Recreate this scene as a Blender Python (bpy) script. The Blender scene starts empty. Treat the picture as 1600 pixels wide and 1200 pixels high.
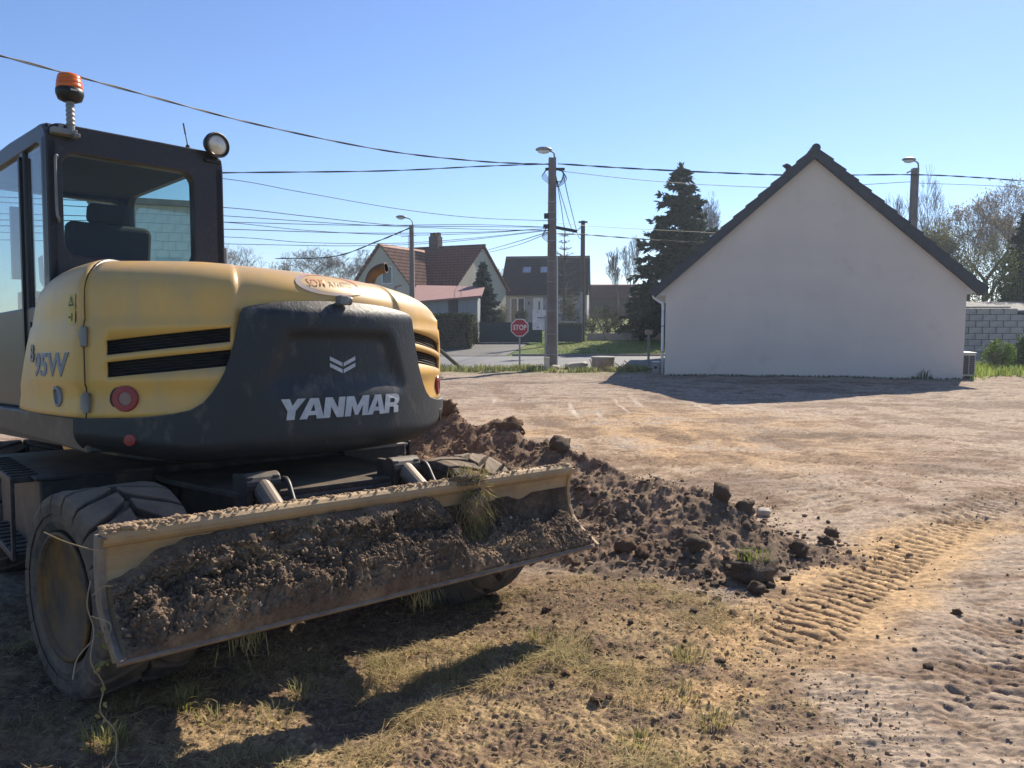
import bpy, bmesh, math, random
import numpy as np
from mathutils import Matrix, Vector
random.seed(7)
rng = np.random.default_rng(11)
scene = bpy.context.scene
COL = scene.collection

# ------------------------------------------------------------------ camera
FPX, PITCH, EYE = 1200.0, math.radians(4.76), 1.7
cam_data = bpy.data.cameras.new("camera")
cam_data.sensor_width = 36.0
cam_data.lens = 36.0 * FPX / 1600.0
cam_data.clip_start = 0.05
cam_data.clip_end = 3000.0
camera = bpy.data.objects.new("camera", cam_data)
camera.location = (0, 0, EYE)
camera.rotation_euler = (math.pi / 2 - PITCH, 0, 0)
COL.objects.link(camera)
scene.camera = camera

# ------------------------------------------------------------------ light
SUN_EL, SUN_AZ = math.radians(38.0), math.radians(33.0)
world = bpy.data.worlds.new("World")
scene.world = world
world.use_nodes = True
wn = world.node_tree
bg = wn.nodes["Background"]
sky = wn.nodes.new("ShaderNodeTexSky")
sky.sky_type = 'NISHITA'
sky.sun_disc = False
sky.sun_elevation = SUN_EL
sky.sun_rotation = SUN_AZ
sky.altitude = 50
sky.air_density = 1.0
sky.dust_density = 0.12
sky.ozone_density = 4.5
wb = wn.nodes.new("ShaderNodeMix"); wb.data_type = 'RGBA'; wb.blend_type = 'MULTIPLY'; wb.inputs[0].default_value = 1.0
wb.inputs[7].default_value = (0.96, 0.97, 1.10, 1)      # white balance of the whole sky
wn.links.new(sky.outputs[0], wb.inputs[6]); wn.links.new(wb.outputs[2], bg.inputs[0])
bg.inputs[1].default_value = 0.085
sun_data = bpy.data.lights.new("sun", 'SUN')
sun_data.energy = 5.0
sun_data.angle = math.radians(0.53)
sun_data.color = (1.0, 0.90, 0.75)
sun = bpy.data.objects.new("sun", sun_data)
sdir = Vector((math.sin(SUN_AZ) * math.cos(SUN_EL), math.cos(SUN_AZ) * math.cos(SUN_EL), math.sin(SUN_EL)))
sun.rotation_euler = sdir.to_track_quat('Z', 'Y').to_euler()
sun.location = (10, 14, 20)
COL.objects.link(sun)
scene.view_settings.view_transform = 'Standard'
scene.view_settings.look = 'None'
scene.view_settings.exposure = 0.78
scene.view_settings.gamma = 1.0
scene.view_settings.use_curve_mapping = False

# ------------------------------------------------------------------ survey helpers (photo measurements -> metres)
CP, SP = math.cos(PITCH), math.sin(PITCH)
def ray(px, py):
    u = (px - 800) / FPX; v = (600 - py) / FPX
    return (u, CP + v * SP, v * CP - SP)
def gnd(px, py, z=0.0):
    d = ray(px, py); t = (z - EYE) / d[2]
    return Vector((t * d[0], t * d[1], z))
def at(px, py, Y):
    d = ray(px, py); t = Y / d[1]
    return Vector((t * d[0], Y, EYE + t * d[2]))

# ------------------------------------------------------------------ noise
_perm = np.random.default_rng(3).permutation(256)
_perm = np.concatenate([_perm, _perm, _perm])
_ga = np.linspace(0, 2 * np.pi, 256, endpoint=False)
_gx, _gy = np.cos(_ga * 7.0), np.sin(_ga * 7.0)
def pn(x, y, seed=0):
    x = np.asarray(x, float); y = np.asarray(y, float)
    xi = np.floor(x).astype(np.int64); yi = np.floor(y).astype(np.int64)
    xf = x - xi; yf = y - yi
    u = xf * xf * xf * (xf * (xf * 6 - 15) + 10); v = yf * yf * yf * (yf * (yf * 6 - 15) + 10)
    X = (xi + seed * 37) & 255; Y = (yi + seed * 71) & 255
    X1 = (X + 1) & 255; Y1 = (Y + 1) & 255
    def g(a, b, dx, dy):
        h = _perm[_perm[a] + b]
        return _gx[h] * dx + _gy[h] * dy
    n00 = g(X, Y, xf, yf); n10 = g(X1, Y, xf - 1, yf)
    n01 = g(X, Y1, xf, yf - 1); n11 = g(X1, Y1, xf - 1, yf - 1)
    a = n00 + u * (n10 - n00); b = n01 + u * (n11 - n01)
    return (a + v * (b - a)) * 1.5
def fbm(x, y, octaves=4, gain=0.5, lac=2.03, seed=0):
    r = 0; a = 1; f = 1
    for i in range(octaves):
        r = r + a * pn(x * f, y * f, seed + i); a *= gain; f *= lac
    return r
def billow(x, y, octaves=3, gain=0.5, seed=0):
    r = 0; a = 1; f = 1
    for i in range(octaves):
        r = r + a * (np.abs(pn(x * f, y * f, seed + i)) * 2 - 0.5); a *= gain; f *= 2.1
    return r
def sstep(a, b, x):
    t = np.clip((np.asarray(x, float) - a) / (b - a), 0, 1)
    return t * t * (3 - 2 * t)

# ------------------------------------------------------------------ object helpers
def tag(o, label=None, cat=None, group=None, kind=None):
    if label: o["label"] = label
    if cat: o["category"] = cat
    if group: o["group"] = group
    if kind: o["kind"] = kind
    return o
def empty(name, loc=(0, 0, 0), rz=0.0, mat4=None):
    o = bpy.data.objects.new(name, None)
    o.empty_display_size = 0.1
    if mat4 is not None: o.matrix_world = mat4
    else:
        o.location = loc; o.rotation_euler = (0, 0, rz)
    COL.objects.link(o)
    return o
def link(name, me, mat=None, parent=None, smooth=False):
    if mat is not None and not me.materials: me.materials.append(mat)
    if smooth:
        me.polygons.foreach_set("use_smooth", np.ones(len(me.polygons), bool))
    o = bpy.data.objects.new(name, me)
    COL.objects.link(o)
    if parent is not None: o.parent = parent
    return o
def pymesh(name, v, f):
    me = bpy.data.meshes.new(name)
    me.from_pydata([tuple(map(float, p)) for p in v], [], f)
    me.update()
    return me
def npmesh(name, V, F):
    """V (n,3) array, F (m,k) array of one face size"""
    V = np.ascontiguousarray(V, np.float32); F = np.ascontiguousarray(F, np.int32)
    me = bpy.data.meshes.new(name)
    m, k = F.shape
    me.vertices.add(len(V)); me.vertices.foreach_set("co", V.ravel())
    me.loops.add(m * k); me.loops.foreach_set("vertex_index", F.ravel())
    me.polygons.add(m)
    me.polygons.foreach_set("loop_start", np.arange(0, m * k, k, dtype=np.int32))
    me.polygons.foreach_set("loop_total", np.full(m, k, np.int32))
    me.update(calc_edges=True)
    return me
def vcol(me, name, arr):
    a = me.attributes.new(name, 'FLOAT_COLOR', 'POINT')
    c = np.ones((len(arr), 4), np.float32); c[:, :3] = arr
    a.data.foreach_set("color", c.ravel())
def gridfaces(nr, nc, wrap=False):
    i = np.arange(nr - 1)[:, None]; j = np.arange(nc if wrap else nc - 1)[None, :]
    j1 = (j + 1) % nc
    return np.stack([i * nc + j, i * nc + j1, (i + 1) * nc + j1, (i + 1) * nc + j], -1).reshape(-1, 4)
def bevel(o, w=0.01, seg=2, ang=0.6):
    m = o.modifiers.new("bevel", 'BEVEL'); m.width = w; m.segments = seg
    m.limit_method = 'ANGLE'; m.angle_limit = ang
    return o
def solid(o, t=0.02, off=-1):
    m = o.modifiers.new("solid", 'SOLIDIFY'); m.thickness = t; m.offset = off
    return o

class MB:
    """collects simple solids into one mesh"""
    def __init__(s): s.v = []; s.f = []
    def add(s, v, f):
        n = len(s.v); s.v += [tuple(p) for p in v]; s.f += [tuple(i + n for i in q) for q in f]; return s
    def box(s, x0, x1, y0, y1, z0, z1):
        v = [(x, y, z) for z in (z0, z1) for y in (y0, y1) for x in (x0, x1)]
        return s.add(v, [(0, 2, 3, 1), (4, 5, 7, 6), (0, 1, 5, 4), (2, 6, 7, 3), (0, 4, 6, 2), (1, 3, 7, 5)])
    def bar(s, a, b, w, h, up=(0, 0, 1)):
        a = Vector(a); b = Vector(b); d = (b - a).normalized(); up = Vector(up)
        x = d.cross(up)
        if x.length < 1e-4: x = d.cross(Vector((1, 0, 0)))
        x.normalize(); y = x.cross(d)
        v = [p + x * (i * w / 2) + y * (j * h / 2) for p in (a, b) for j in (-1, 1) for i in (-1, 1)]
        return s.add(v, [(0, 1, 3, 2), (4, 6, 7, 5), (0, 4, 5, 1), (2, 3, 7, 6), (0, 2, 6, 4), (1, 5, 7, 3)])
    def tube(s, pts, r, n=8, cap=True):
        pts = [Vector(p) for p in pts]; m = len(pts)
        rs = r if hasattr(r, '__len__') else [r] * m
        ref = None; base = len(s.v)
        for i, p in enumerate(pts):
            d = (pts[min(i + 1, m - 1)] - pts[max(i - 1, 0)]).normalized()
            if ref is None:
                ref = d.cross(Vector((0, 0, 1)))
                if ref.length < 1e-3: ref = d.cross(Vector((1, 0, 0)))
            x = (ref - d * ref.dot(d)).normalized(); ref = x; y = d.cross(x)
            for k in range(n):
                a = 2 * math.pi * k / n
                s.v.append(tuple(p + (x * math.cos(a) + y * math.sin(a)) * rs[i]))
        for i in range(m - 1):
            for k in range(n):
                k1 = (k + 1) % n
                s.f.append((base + i * n + k, base + i * n + k1, base + (i + 1) * n + k1, base + (i + 1) * n + k))
        if cap:
            s.f.append(tuple(base + k for k in range(n))[::-1]); s.f.append(tuple(base + (m - 1) * n + k for k in range(n)))
        return s
    def cyl(s, a, b, r, n=20, r2=None): return s.tube([a, b], [r, r if r2 is None else r2], n)
    def lathe(s, prof, o=(0, 0, 0), axis='z', n=32):
        """prof: (radius, height) pairs"""
        base = len(s.v); m = len(prof)
        for (r, h) in prof:
            for k in range(n):
                a = 2 * math.pi * k / n; c, q = r * math.cos(a), r * math.sin(a)
                p = {'z': (c, q, h), 'x': (h, c, q), 'y': (q, h, c)}[axis]
                s.v.append((p[0] + o[0], p[1] + o[1], p[2] + o[2]))
        for i in range(m - 1):
            for k in range(n):
                k1 = (k + 1) % n
                s.f.append((base + i * n + k, base + i * n + k1, base + (i + 1) * n + k1, base + (i + 1) * n + k))
        if prof[0][0] > 1e-5: s.f.append(tuple(base + k for k in range(n))[::-1])
        if prof[-1][0] > 1e-5: s.f.append(tuple(base + (m - 1) * n + k for k in range(n)))
        return s
    def prism(s, poly, d0, d1, plane='yz'):
        """poly in a plane extruded along the third axis"""
        def P(a, b, d): return {'yz': (d, a, b), 'xz': (a, d, b), 'xy': (a, b, d)}[plane]
        n = len(poly); v = [P(a, b, d0) for a, b in poly] + [P(a, b, d1) for a, b in poly]
        f = [tuple(range(n))[::-1], tuple(range(n, 2 * n))] + [(i, (i + 1) % n, n + (i + 1) % n, n + i) for i in range(n)]
        return s.add(v, f)
    def ring(s, outer, inner, d0, d1, plane='xz'):
        def P(a, b, d): return {'yz': (d, a, b), 'xz': (a, d, b), 'xy': (a, b, d)}[plane]
        n = len(outer); v = []
        for pts, d in ((outer, d0), (inner, d0), (inner, d1), (outer, d1)): v += [P(a, b, d) for a, b in pts]
        f = []
        for q in range(4):
            q1 = (q + 1) % 4
            for i in range(n):
                i1 = (i + 1) % n; f.append((q * n + i, q * n + i1, q1 * n + i1, q1 * n + i))
        return s.add(v, f)
    def build(s, name, mat, parent=None, smooth=False, bev=0, rz=None, label=None):
        me = pymesh(name, s.v, s.f)
        bm = bmesh.new(); bm.from_mesh(me); bmesh.ops.recalc_face_normals(bm, faces=bm.faces); bm.to_mesh(me); bm.free()
        o = link(name, me, mat, parent, smooth)
        if bev: bevel(o, bev)
        if rz is not None: o.rotation_euler = (0, 0, rz)
        if label: o["label"] = label
        return o
def rrect(x0, x1, z0, z1, r, n=5):
    pts = []
    for cx, cz, a0 in ((x1 - r, z1 - r, 0), (x0 + r, z1 - r, 90), (x0 + r, z0 + r, 180), (x1 - r, z0 + r, 270)):
        for k in range(n + 1):
            a = math.radians(a0 + 90 * k / n); pts.append((cx + r * math.cos(a), cz + r * math.sin(a)))
    return pts
def smooth_path(pts, n=12):
    P = [Vector(p) for p in pts]; out = []
    P = [P[0] * 2 - P[1]] + P + [P[-1] * 2 - P[-2]]
    for i in range(1, len(P) - 2):
        a, b, c, d = P[i - 1], P[i], P[i + 1], P[i + 2]
        for k in range(n):
            t = k / n
            out.append(0.5 * ((2 * b) + (c - a) * t + (2 * a - 5 * b + 4 * c - d) * t * t + (3 * b - a - 3 * c + d) * t ** 3))
    out.append(P[-2]); return out
def copytree(o, parent=None):
    c = o.copy(); COL.objects.link(c); c.parent = parent
    for ch in list(o.children): copytree(ch, c)
    return c
def text_geo(body, size, offset=0.0, shear=0.0, extrude=0.0, space=1.0):
    cu = bpy.data.curves.new("lettering", 'FONT')
    cu.body = body; cu.size = size; cu.offset = offset; cu.shear = shear; cu.extrude = extrude
    cu.align_x = 'CENTER'; cu.align_y = 'CENTER'; cu.space_character = space; cu.resolution_u = 4
    o = bpy.data.objects.new("lettering_tmp", cu); COL.objects.link(o)
    dg = bpy.context.evaluated_depsgraph_get()
    me = bpy.data.meshes.new_from_object(o.evaluated_get(dg))
    bpy.data.objects.remove(o); bpy.data.curves.remove(cu)
    V = np.array([v.co[:] for v in me.vertices]); F = [tuple(p.vertices) for p in me.polygons]
    bpy.data.meshes.remove(me)
    return V, F

# ------------------------------------------------------------------ materials
def nodes_of(name):
    m = bpy.data.materials.new(name); m.use_nodes = True
    nt = m.node_tree; b = nt.nodes["Principled BSDF"]
    return m, nt, b
def N(nt, t, **kw):
    n = nt.nodes.new(t)
    for k, v in kw.items():
        if k.startswith('i_'): n.inputs[k[2:]].default_value = v
        else: setattr(n, k, v)
    return n
def noise_node(nt, co, scale, detail=4, rough=0.55):
    n = nt.nodes.new("ShaderNodeTexNoise"); n.inputs["Scale"].default_value = scale
    n.inputs["Detail"].default_value = detail; n.inputs["Roughness"].default_value = rough
    if co is not None: nt.links.new(co, n.inputs["Vector"])
    return n
def mixc(nt, fac, a, b, mode='MIX'):
    n = nt.nodes.new("ShaderNodeMix"); n.data_type = 'RGBA'; n.blend_type = mode
    for s, val in ((0, fac), (6, a), (7, b)):
        if hasattr(val, 'is_linked') or isinstance(val, bpy.types.NodeSocket): nt.links.new(val, n.inputs[s])
        elif s == 0: n.inputs[0].default_value = val
        else: n.inputs[s].default_value = (*val, 1) if len(val) == 3 else val
    return n.outputs[2]
def ramp(nt, fac, a, b):
    n = nt.nodes.new("ShaderNodeMapRange"); n.inputs[1].default_value = a; n.inputs[2].default_value = b
    nt.links.new(fac, n.inputs[0]); return n.outputs[0]
def mat(name, col, col2=None, rough=0.7, metal=0.0, scale=5.0, lo=0.35, hi=0.65, bump=0.0, bscale=60.0, bdist=0.01, dust=None, damt=0.5, dscale=3.0, spec=0.4, stretch=None):
    m, nt, b = nodes_of(name)
    tc = nt.nodes.new("ShaderNodeTexCoord"); co = tc.outputs["Object"]
    if stretch:
        mp = nt.nodes.new("ShaderNodeMapping"); mp.inputs["Scale"].default_value = stretch
        nt.links.new(co, mp.inputs[0]); co = mp.outputs[0]
    n1 = noise_node(nt, co, scale, 6, 0.6)
    c = mixc(nt, ramp(nt, n1.outputs[0], lo, hi), col, col2 if col2 else tuple(x * 0.8 for x in col))
    if dust:
        n2 = noise_node(nt, co, dscale, 7, 0.65)
        geo = nt.nodes.new("ShaderNodeNewGeometry"); sx = nt.nodes.new("ShaderNodeSeparateXYZ"); nt.links.new(geo.outputs["Normal"], sx.inputs[0])
        up = ramp(nt, sx.outputs[2], -0.2, 1.0)
        ad = nt.nodes.new("ShaderNodeMath"); ad.operation = 'MULTIPLY_ADD'
        nt.links.new(up, ad.inputs[0]); ad.inputs[1].default_value = 0.35; nt.links.new(n2.outputs[0], ad.inputs[2])
        f = ramp(nt, ad.outputs[0], 0.75 - damt * 0.6, 1.15 - damt * 0.4)
        c = mixc(nt, f, c, dust)
    nt.links.new(c, b.inputs["Base Color"])
    b.inputs["Roughness"].default_value = rough; b.inputs["Metallic"].default_value = metal
    b.inputs["Specular IOR Level"].default_value = spec
    if bump:
        n3 = noise_node(nt, co, bscale, 5, 0.6)
        bp = nt.nodes.new("ShaderNodeBump"); bp.inputs["Strength"].default_value = bump; bp.inputs["Distance"].default_value = bdist
        nt.links.new(n3.outputs[0], bp.inputs["Height"]); nt.links.new(bp.outputs[0], b.inputs["Normal"])
    return m
def vmat(name, attr, rough=0.9, nscale=30.0, amt=0.35, bump=0.4, bscale=120.0, transl=0.0, dist=0.01, wp=True):
    """colour from a per-vertex base-colour attribute, broken up by noise"""
    m, nt, b = nodes_of(name)
    a = nt.nodes.new("ShaderNodeAttribute"); a.attribute_name = attr
    tc = nt.nodes.new("ShaderNodeTexCoord")
    n1 = noise_node(nt, tc.outputs["Object"], nscale, 8, 0.65)
    mr = nt.nodes.new("ShaderNodeMapRange"); mr.inputs[1].default_value = 0.3; mr.inputs[2].default_value = 0.7
    mr.inputs[3].default_value = 1 - amt; mr.inputs[4].default_value = 1 + amt
    nt.links.new(n1.outputs[0], mr.inputs[0])
    c = nt.nodes.new("ShaderNodeVectorMath"); c.operation = 'SCALE'
    nt.links.new(a.outputs["Color"], c.inputs[0]); nt.links.new(mr.outputs[0], c.inputs["Scale"])
    nt.links.new(c.outputs[0], b.inputs["Base Color"])
    b.inputs["Roughness"].default_value = rough; b.inputs["Specular IOR Level"].default_value = 0.15
    if bump:
        n3 = noise_node(nt, tc.outputs["Object"], bscale, 6, 0.7)
        bp = nt.nodes.new("ShaderNodeBump"); bp.inputs["Strength"].default_value = bump; bp.inputs["Distance"].default_value = dist
        nt.links.new(n3.outputs[0], bp.inputs["Height"]); nt.links.new(bp.outputs[0], b.inputs["Normal"])
    if transl:
        out = nt.nodes["Material Output"]; tr = nt.nodes.new("ShaderNodeBsdfTranslucent"); mx = nt.nodes.new("ShaderNodeMixShader")
        nt.links.new(c.outputs[0], tr.inputs[0]); mx.inputs[0].default_value = transl
        nt.links.new(b.outputs[0], mx.inputs[1]); nt.links.new(tr.outputs[0], mx.inputs[2]); nt.links.new(mx.outputs[0], out.inputs[0])
    return m
def glass(name, tint, dusty=0.1, dustcol=(0.3, 0.26, 0.2), refl=0.08):
    m, nt, b = nodes_of(name); out = nt.nodes["Material Output"]
    tr = nt.nodes.new("ShaderNodeBsdfTransparent"); tr.inputs[0].default_value = (*tint, 1)
    gl = nt.nodes.new("ShaderNodeBsdfGlossy"); gl.inputs["Roughness"].default_value = 0.02
    lw = nt.nodes.new("ShaderNodeLayerWeight"); lw.inputs[0].default_value = 0.5
    pw = nt.nodes.new("ShaderNodeMath"); pw.operation = 'POWER'; pw.inputs[1].default_value = 4.0; nt.links.new(lw.outputs["Facing"], pw.inputs[0])
    fr = nt.nodes.new("ShaderNodeMath"); fr.operation = 'MULTIPLY_ADD'; fr.inputs[1].default_value = 0.9; fr.inputs[2].default_value = 0.015; nt.links.new(pw.outputs[0], fr.inputs[0])
    m1 = nt.nodes.new("ShaderNodeMixShader")
    nt.links.new(fr.outputs[0], m1.inputs[0]); nt.links.new(tr.outputs[0], m1.inputs[1]); nt.links.new(gl.outputs[0], m1.inputs[2])
    df = nt.nodes.new("ShaderNodeBsdfDiffuse"); df.inputs[0].default_value = (*dustcol, 1)
    tc = nt.nodes.new("ShaderNodeTexCoord"); n1 = noise_node(nt, tc.outputs["Object"], 9, 8, 0.75)
    mr = nt.nodes.new("ShaderNodeMapRange"); mr.inputs[1].default_value = 0.35; mr.inputs[2].default_value = 0.75
    mr.inputs[3].default_value = dusty * 0.5; mr.inputs[4].default_value = dusty * 1.6
    nt.links.new(n1.outputs[0], mr.inputs[0])
    m2 = nt.nodes.new("ShaderNodeMixShader"); nt.links.new(mr.outputs[0], m2.inputs[0])
    nt.links.new(m1.outputs[0], m2.inputs[1]); nt.links.new(df.outputs[0], m2.inputs[2]); nt.links.new(m2.outputs[0], out.inputs[0])
    return m

DUST = (0.34, 0.26, 0.18)
M = {}
M['yellow'] = mat("yellow_paint", (0.68, 0.40, 0.105), (0.60, 0.35, 0.095), rough=0.40, scale=2.2, dust=(0.45, 0.32, 0.18), damt=0.36, dscale=6, spec=0.45, stretch=(1, 1, .4))
M['casting'] = mat("dark_casting", (0.020, 0.022, 0.026), (0.028, 0.030, 0.034), rough=0.5, scale=3, bump=0.3, bscale=70, dust=(0.2, 0.165, 0.13), damt=0.2, dscale=11, stretch=(1, 1, .5))
M['plastic'] = mat("dark_plastic", (0.03, 0.031, 0.034), rough=0.5, bump=0.05, bscale=200, dust=(0.2, 0.17, 0.14), damt=0.25, dscale=4)
M['black'] = mat("black_paint", (0.012, 0.012, 0.014), rough=0.45, dust=(0.15, 0.12, 0.09), damt=0.15)
M['cabpaint'] = mat("cab_paint", (0.024, 0.020, 0.022), (0.030, 0.025, 0.026), rough=0.38, dust=(0.12, 0.10, 0.09), damt=0.2, dscale=45)
M['chassis'] = mat("chassis_paint", (0.02, 0.021, 0.024), rough=0.55, dust=(0.16, 0.12, 0.08), damt=0.3, dscale=6)
M['rubber'] = mat("tyre_rubber", (0.03, 0.03, 0.031), (0.05, 0.047, 0.044), rough=0.85, scale=6, dust=(0.20, 0.145, 0.095), damt=0.6, dscale=7, bump=0.4, bscale=35)
M['rim'] = mat("rim_paint", (0.17, 0.09, 0.025), (0.05, 0.04, 0.032), rough=0.85, scale=6, lo=0.40, hi=0.6, dust=(0.12, 0.085, 0.055), damt=0.5, dscale=9)
M['bladesteel'] = mat("earth_stained_steel", (0.42, 0.27, 0.13), (0.26, 0.175, 0.10), rough=0.75, scale=5, bump=0.35, bscale=35, dust=(0.45, 0.32, 0.19), damt=0.5, dscale=6)
M['edge'] = mat("worn_steel_edge", (0.26, 0.20, 0.15), (0.17, 0.12, 0.085), rough=0.7, metal=0.0, scale=14)
M['chrome'] = mat("cylinder_paint", (0.09, 0.088, 0.085), (0.06, 0.058, 0.055), rough=0.5, metal=0.2, dust=DUST, damt=0.45)
M['greymetal'] = mat("grey_metal", (0.24, 0.24, 0.235), (0.15, 0.145, 0.14), rough=0.5, metal=0.3, dust=DUST, damt=0.2)
M['lettering'] = mat("silver_lettering", (0.55, 0.56, 0.58), (0.42, 0.43, 0.45), rough=0.5, scale=20)
M['badge'] = mat("grey_blue_badge", (0.17, 0.18, 0.22), (0.22, 0.22, 0.25), rough=0.5)
M['badge2'] = mat("white_outline", (0.6, 0.58, 0.52), rough=0.5)
M['red'] = mat("red_lens", (0.22, 0.012, 0.02), (0.3, 0.03, 0.035), rough=0.3, scale=12, dust=DUST, damt=0.12)
M['redpale'] = mat("lamp_centre", (0.28, 0.17, 0.14), rough=0.35)
M['amber'] = mat("amber_lens", (0.75, 0.18, 0.02), (0.6, 0.1, 0.02), rough=0.2, scale=20, stretch=(0.2, 0.2, 6))
M['lampglass'] = mat("lamp_reflector", (0.42, 0.38, 0.33), (0.6, 0.55, 0.48), rough=0.25, scale=14, metal=0.3)
M['sticker'] = mat("faded_sticker", (0.62, 0.44, 0.1), rough=0.5)
M['paper'] = mat("white_card", (0.65, 0.63, 0.6), rough=0.6)
M['seat'] = mat("seat_cloth", (0.015, 0.015, 0.016), rough=0.9)
M['rearglass'] = glass("dusty_rear_glass", (0.90, 0.95, 0.94), dusty=0.012, dustcol=(0.28, 0.23, 0.2))
M['sideglass'] = glass("side_glass", (0.93, 0.96, 0.97), dusty=0.03)
M['greenglass'] = glass("green_tinted_glass", (0.84, 0.96, 0.93), dusty=0.015)
def grille_mat():
    m, nt, b = nodes_of("vent_mesh")
    b.inputs["Roughness"].default_value = 0.8; b.inputs["Specular IOR Level"].default_value = 0.1
    tc = nt.nodes.new("ShaderNodeTexCoord"); br = nt.nodes.new("ShaderNodeTexBrick")
    mp = nt.nodes.new("ShaderNodeMapping"); mp.inputs["Rotation"].default_value = (math.pi / 2, 0, 0)
    nt.links.new(tc.outputs["UV"], br.inputs[0])
    br.offset = 0; br.inputs["Scale"].default_value = 1.0; br.inputs["Mortar Size"].default_value = 0.0016
    br.inputs["Brick Width"].default_value = 0.012; br.inputs["Row Height"].default_value = 0.012
    br.inputs[1].default_value = br.inputs[2].default_value = (0.003, 0.0035, 0.0045, 1); br.inputs[3].default_value = (0.03, 0.032, 0.037, 1)
    nt.links.new(br.outputs[0], b.inputs["Base Color"])
    return m
M['grille'] = grille_mat()
# ------------------------------------------------------------------ machine placement (needed by the ground under its wheels)
TILT = Matrix.Rotation(-0.048, 4, 'X') @ Matrix.Rotation(-0.011, 4, 'Y')
MC = Vector((-2.064, 5.32, -0.048 * 1.32 - 0.011 * 1.064))
UNDER = Matrix.Translation(MC) @ TILT @ Matrix.Rotation(0.715, 4, 'Z')
SWING = 0.811 - 0.715            # upper body turned a little against the undercarriage
def mach(l, y, z): return UNDER @ Vector((l, y, z))

# ------------------------------------------------------------------ ground shape
CREST = [(-4.6, 10.2, .40, 1.2, .9), (-3.0, 9.6, .62, 1.5, .9), (-0.75, 8.55, .80, 1.7, .8), (0.0, 7.8, .72, 1.7, .7), (0.48, 7.2, .66, 1.6, .6),
         (1.1, 6.5, .46, 1.35, .5), (1.65, 6.05, .42, 1.3, .42), (1.95, 5.85, .20, .9, .35), (2.28, 5.72, .03, .38, .2)]
TRACKS = [  # points, half width, pitch, depth, slant
    ([(7.8, 9.4), (5.6, 8.0), (4.05, 6.7), (3.06, 5.73), (2.42, 5.06), (1.86, 4.42), (1.42, 3.75), (1.15, 3.1)], .24, .108, .042, -.35),
    ([(9.5, 8.8), (6.6, 7.3), (4.8, 6.1), (3.5, 5.0), (2.6, 4.0), (2.0, 3.1)], .22, .10, .016, .35),
    ([(1.6, 13.5), (2.4, 10.8), (4.2, 8.9), (6.8, 7.9), (10, 7.6)], .25, .12, .026, .3),
    ([(.7, 12.5), (1.5, 9.8), (3.1, 8.2), (5.6, 7.2)], .25, .12, .026, -.3),
    ([(5.8, 5.6), (4.4, 5.0), (3.0, 4.1), (2.1, 3.1), (1.7, 2.2)], .24, .13, .009, .3),
    ([(2.2, 12.5), (2.5, 9.6), (3.0, 7.6), (4.4, 6.2), (6.5, 5.4)], .25, .13, .020, .3),
    ([(3.6, 13.0), (3.9, 10.0), (4.4, 8.2), (5.6, 7.0), (7.8, 6.4)], .25, .13, .020, -.3),
    ([(5.6, 14.0), (5.8, 10.5), (6.3, 8.6), (7.4, 7.2), (9.8, 6.3)], .26, .13, .016, .3),
    ([(0.9, 16.0), (1.2, 11.5), (1.6, 8.8), (2.6, 7.2), (3.6, 6.4)], .26, .13, .018, .3),
    ([(7.6, 16.0), (7.8, 11.5), (8.2, 9.0), (9.5, 7.6)], .26, .13, .015, .3),
    ([(-0.5, 20.0), (0.3, 14.5), (1.0, 10.5), (1.4, 8.8)], .26, .13, .012, .3),
    ([(3.0, 19.0), (3.0, 14.0), (3.2, 11.0)], .26, .13, .012, .3),
]
def poly_dist(x, y, pts):
    """signed lateral distance, arc length and segment parameters to a polyline"""
    best = np.full(x.shape, 1e9); lat = np.zeros(x.shape); arc = np.zeros(x.shape); seg = np.zeros(x.shape)
    s0 = 0
    for i in range(len(pts) - 1):
        ax, ay = pts[i][:2]; bx, by = pts[i + 1][:2]
        dx, dy = bx - ax, by - ay; L = math.hypot(dx, dy)
        t = np.clip(((x - ax) * dx + (y - ay) * dy) / (L * L), 0, 1)
        qx, qy = x - (ax + t * dx), y - (ay + t * dy)
        d = np.hypot(qx, qy); m = d < best
        best = np.where(m, d, best); lat = np.where(m, np.sign(dx * qy - dy * qx) * d, lat)
        arc = np.where(m, s0 + t * L, arc); seg = np.where(m, i + t, seg); s0 += L
    return best, lat, arc, seg
_track_paths = [([tuple(p)[:2] for p in smooth_path([(a, b, 0) for a, b in T[0]], 5)],) + tuple(T[1:]) for T in TRACKS]
def heap_mask(x, y):
    d, lat, arc, seg = poly_dist(x, y, CREST)
    idx = np.arange(len(CREST))
    h = np.interp(seg, idx, [c[2] for c in CREST]); wf = np.interp(seg, idx, [c[3] for c in CREST]); wb = np.interp(seg, idx, [c[4] for c in CREST])
    # crest runs left-far to right-near: camera side has negative lateral
    w = np.where(lat < 0, wf, wb)
    w = w * (1 + 0.25 * pn(x * 1.3, y * 1.3, 5))
    k = np.clip(1 - d / w, 0, 1)
    return h, k
def grassy(x, y):
    e = x - (1.15 + (y - 2.8) * 0.12) + 0.35 * fbm(x * 1.4, y * 1.4, 3, seed=21)
    return (1 - sstep(-0.25, 0.25, e)) * (1 - sstep(4.6, 5.6, y + 0.4 * pn(x * 1.1, y * 1.1, 9)))
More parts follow.
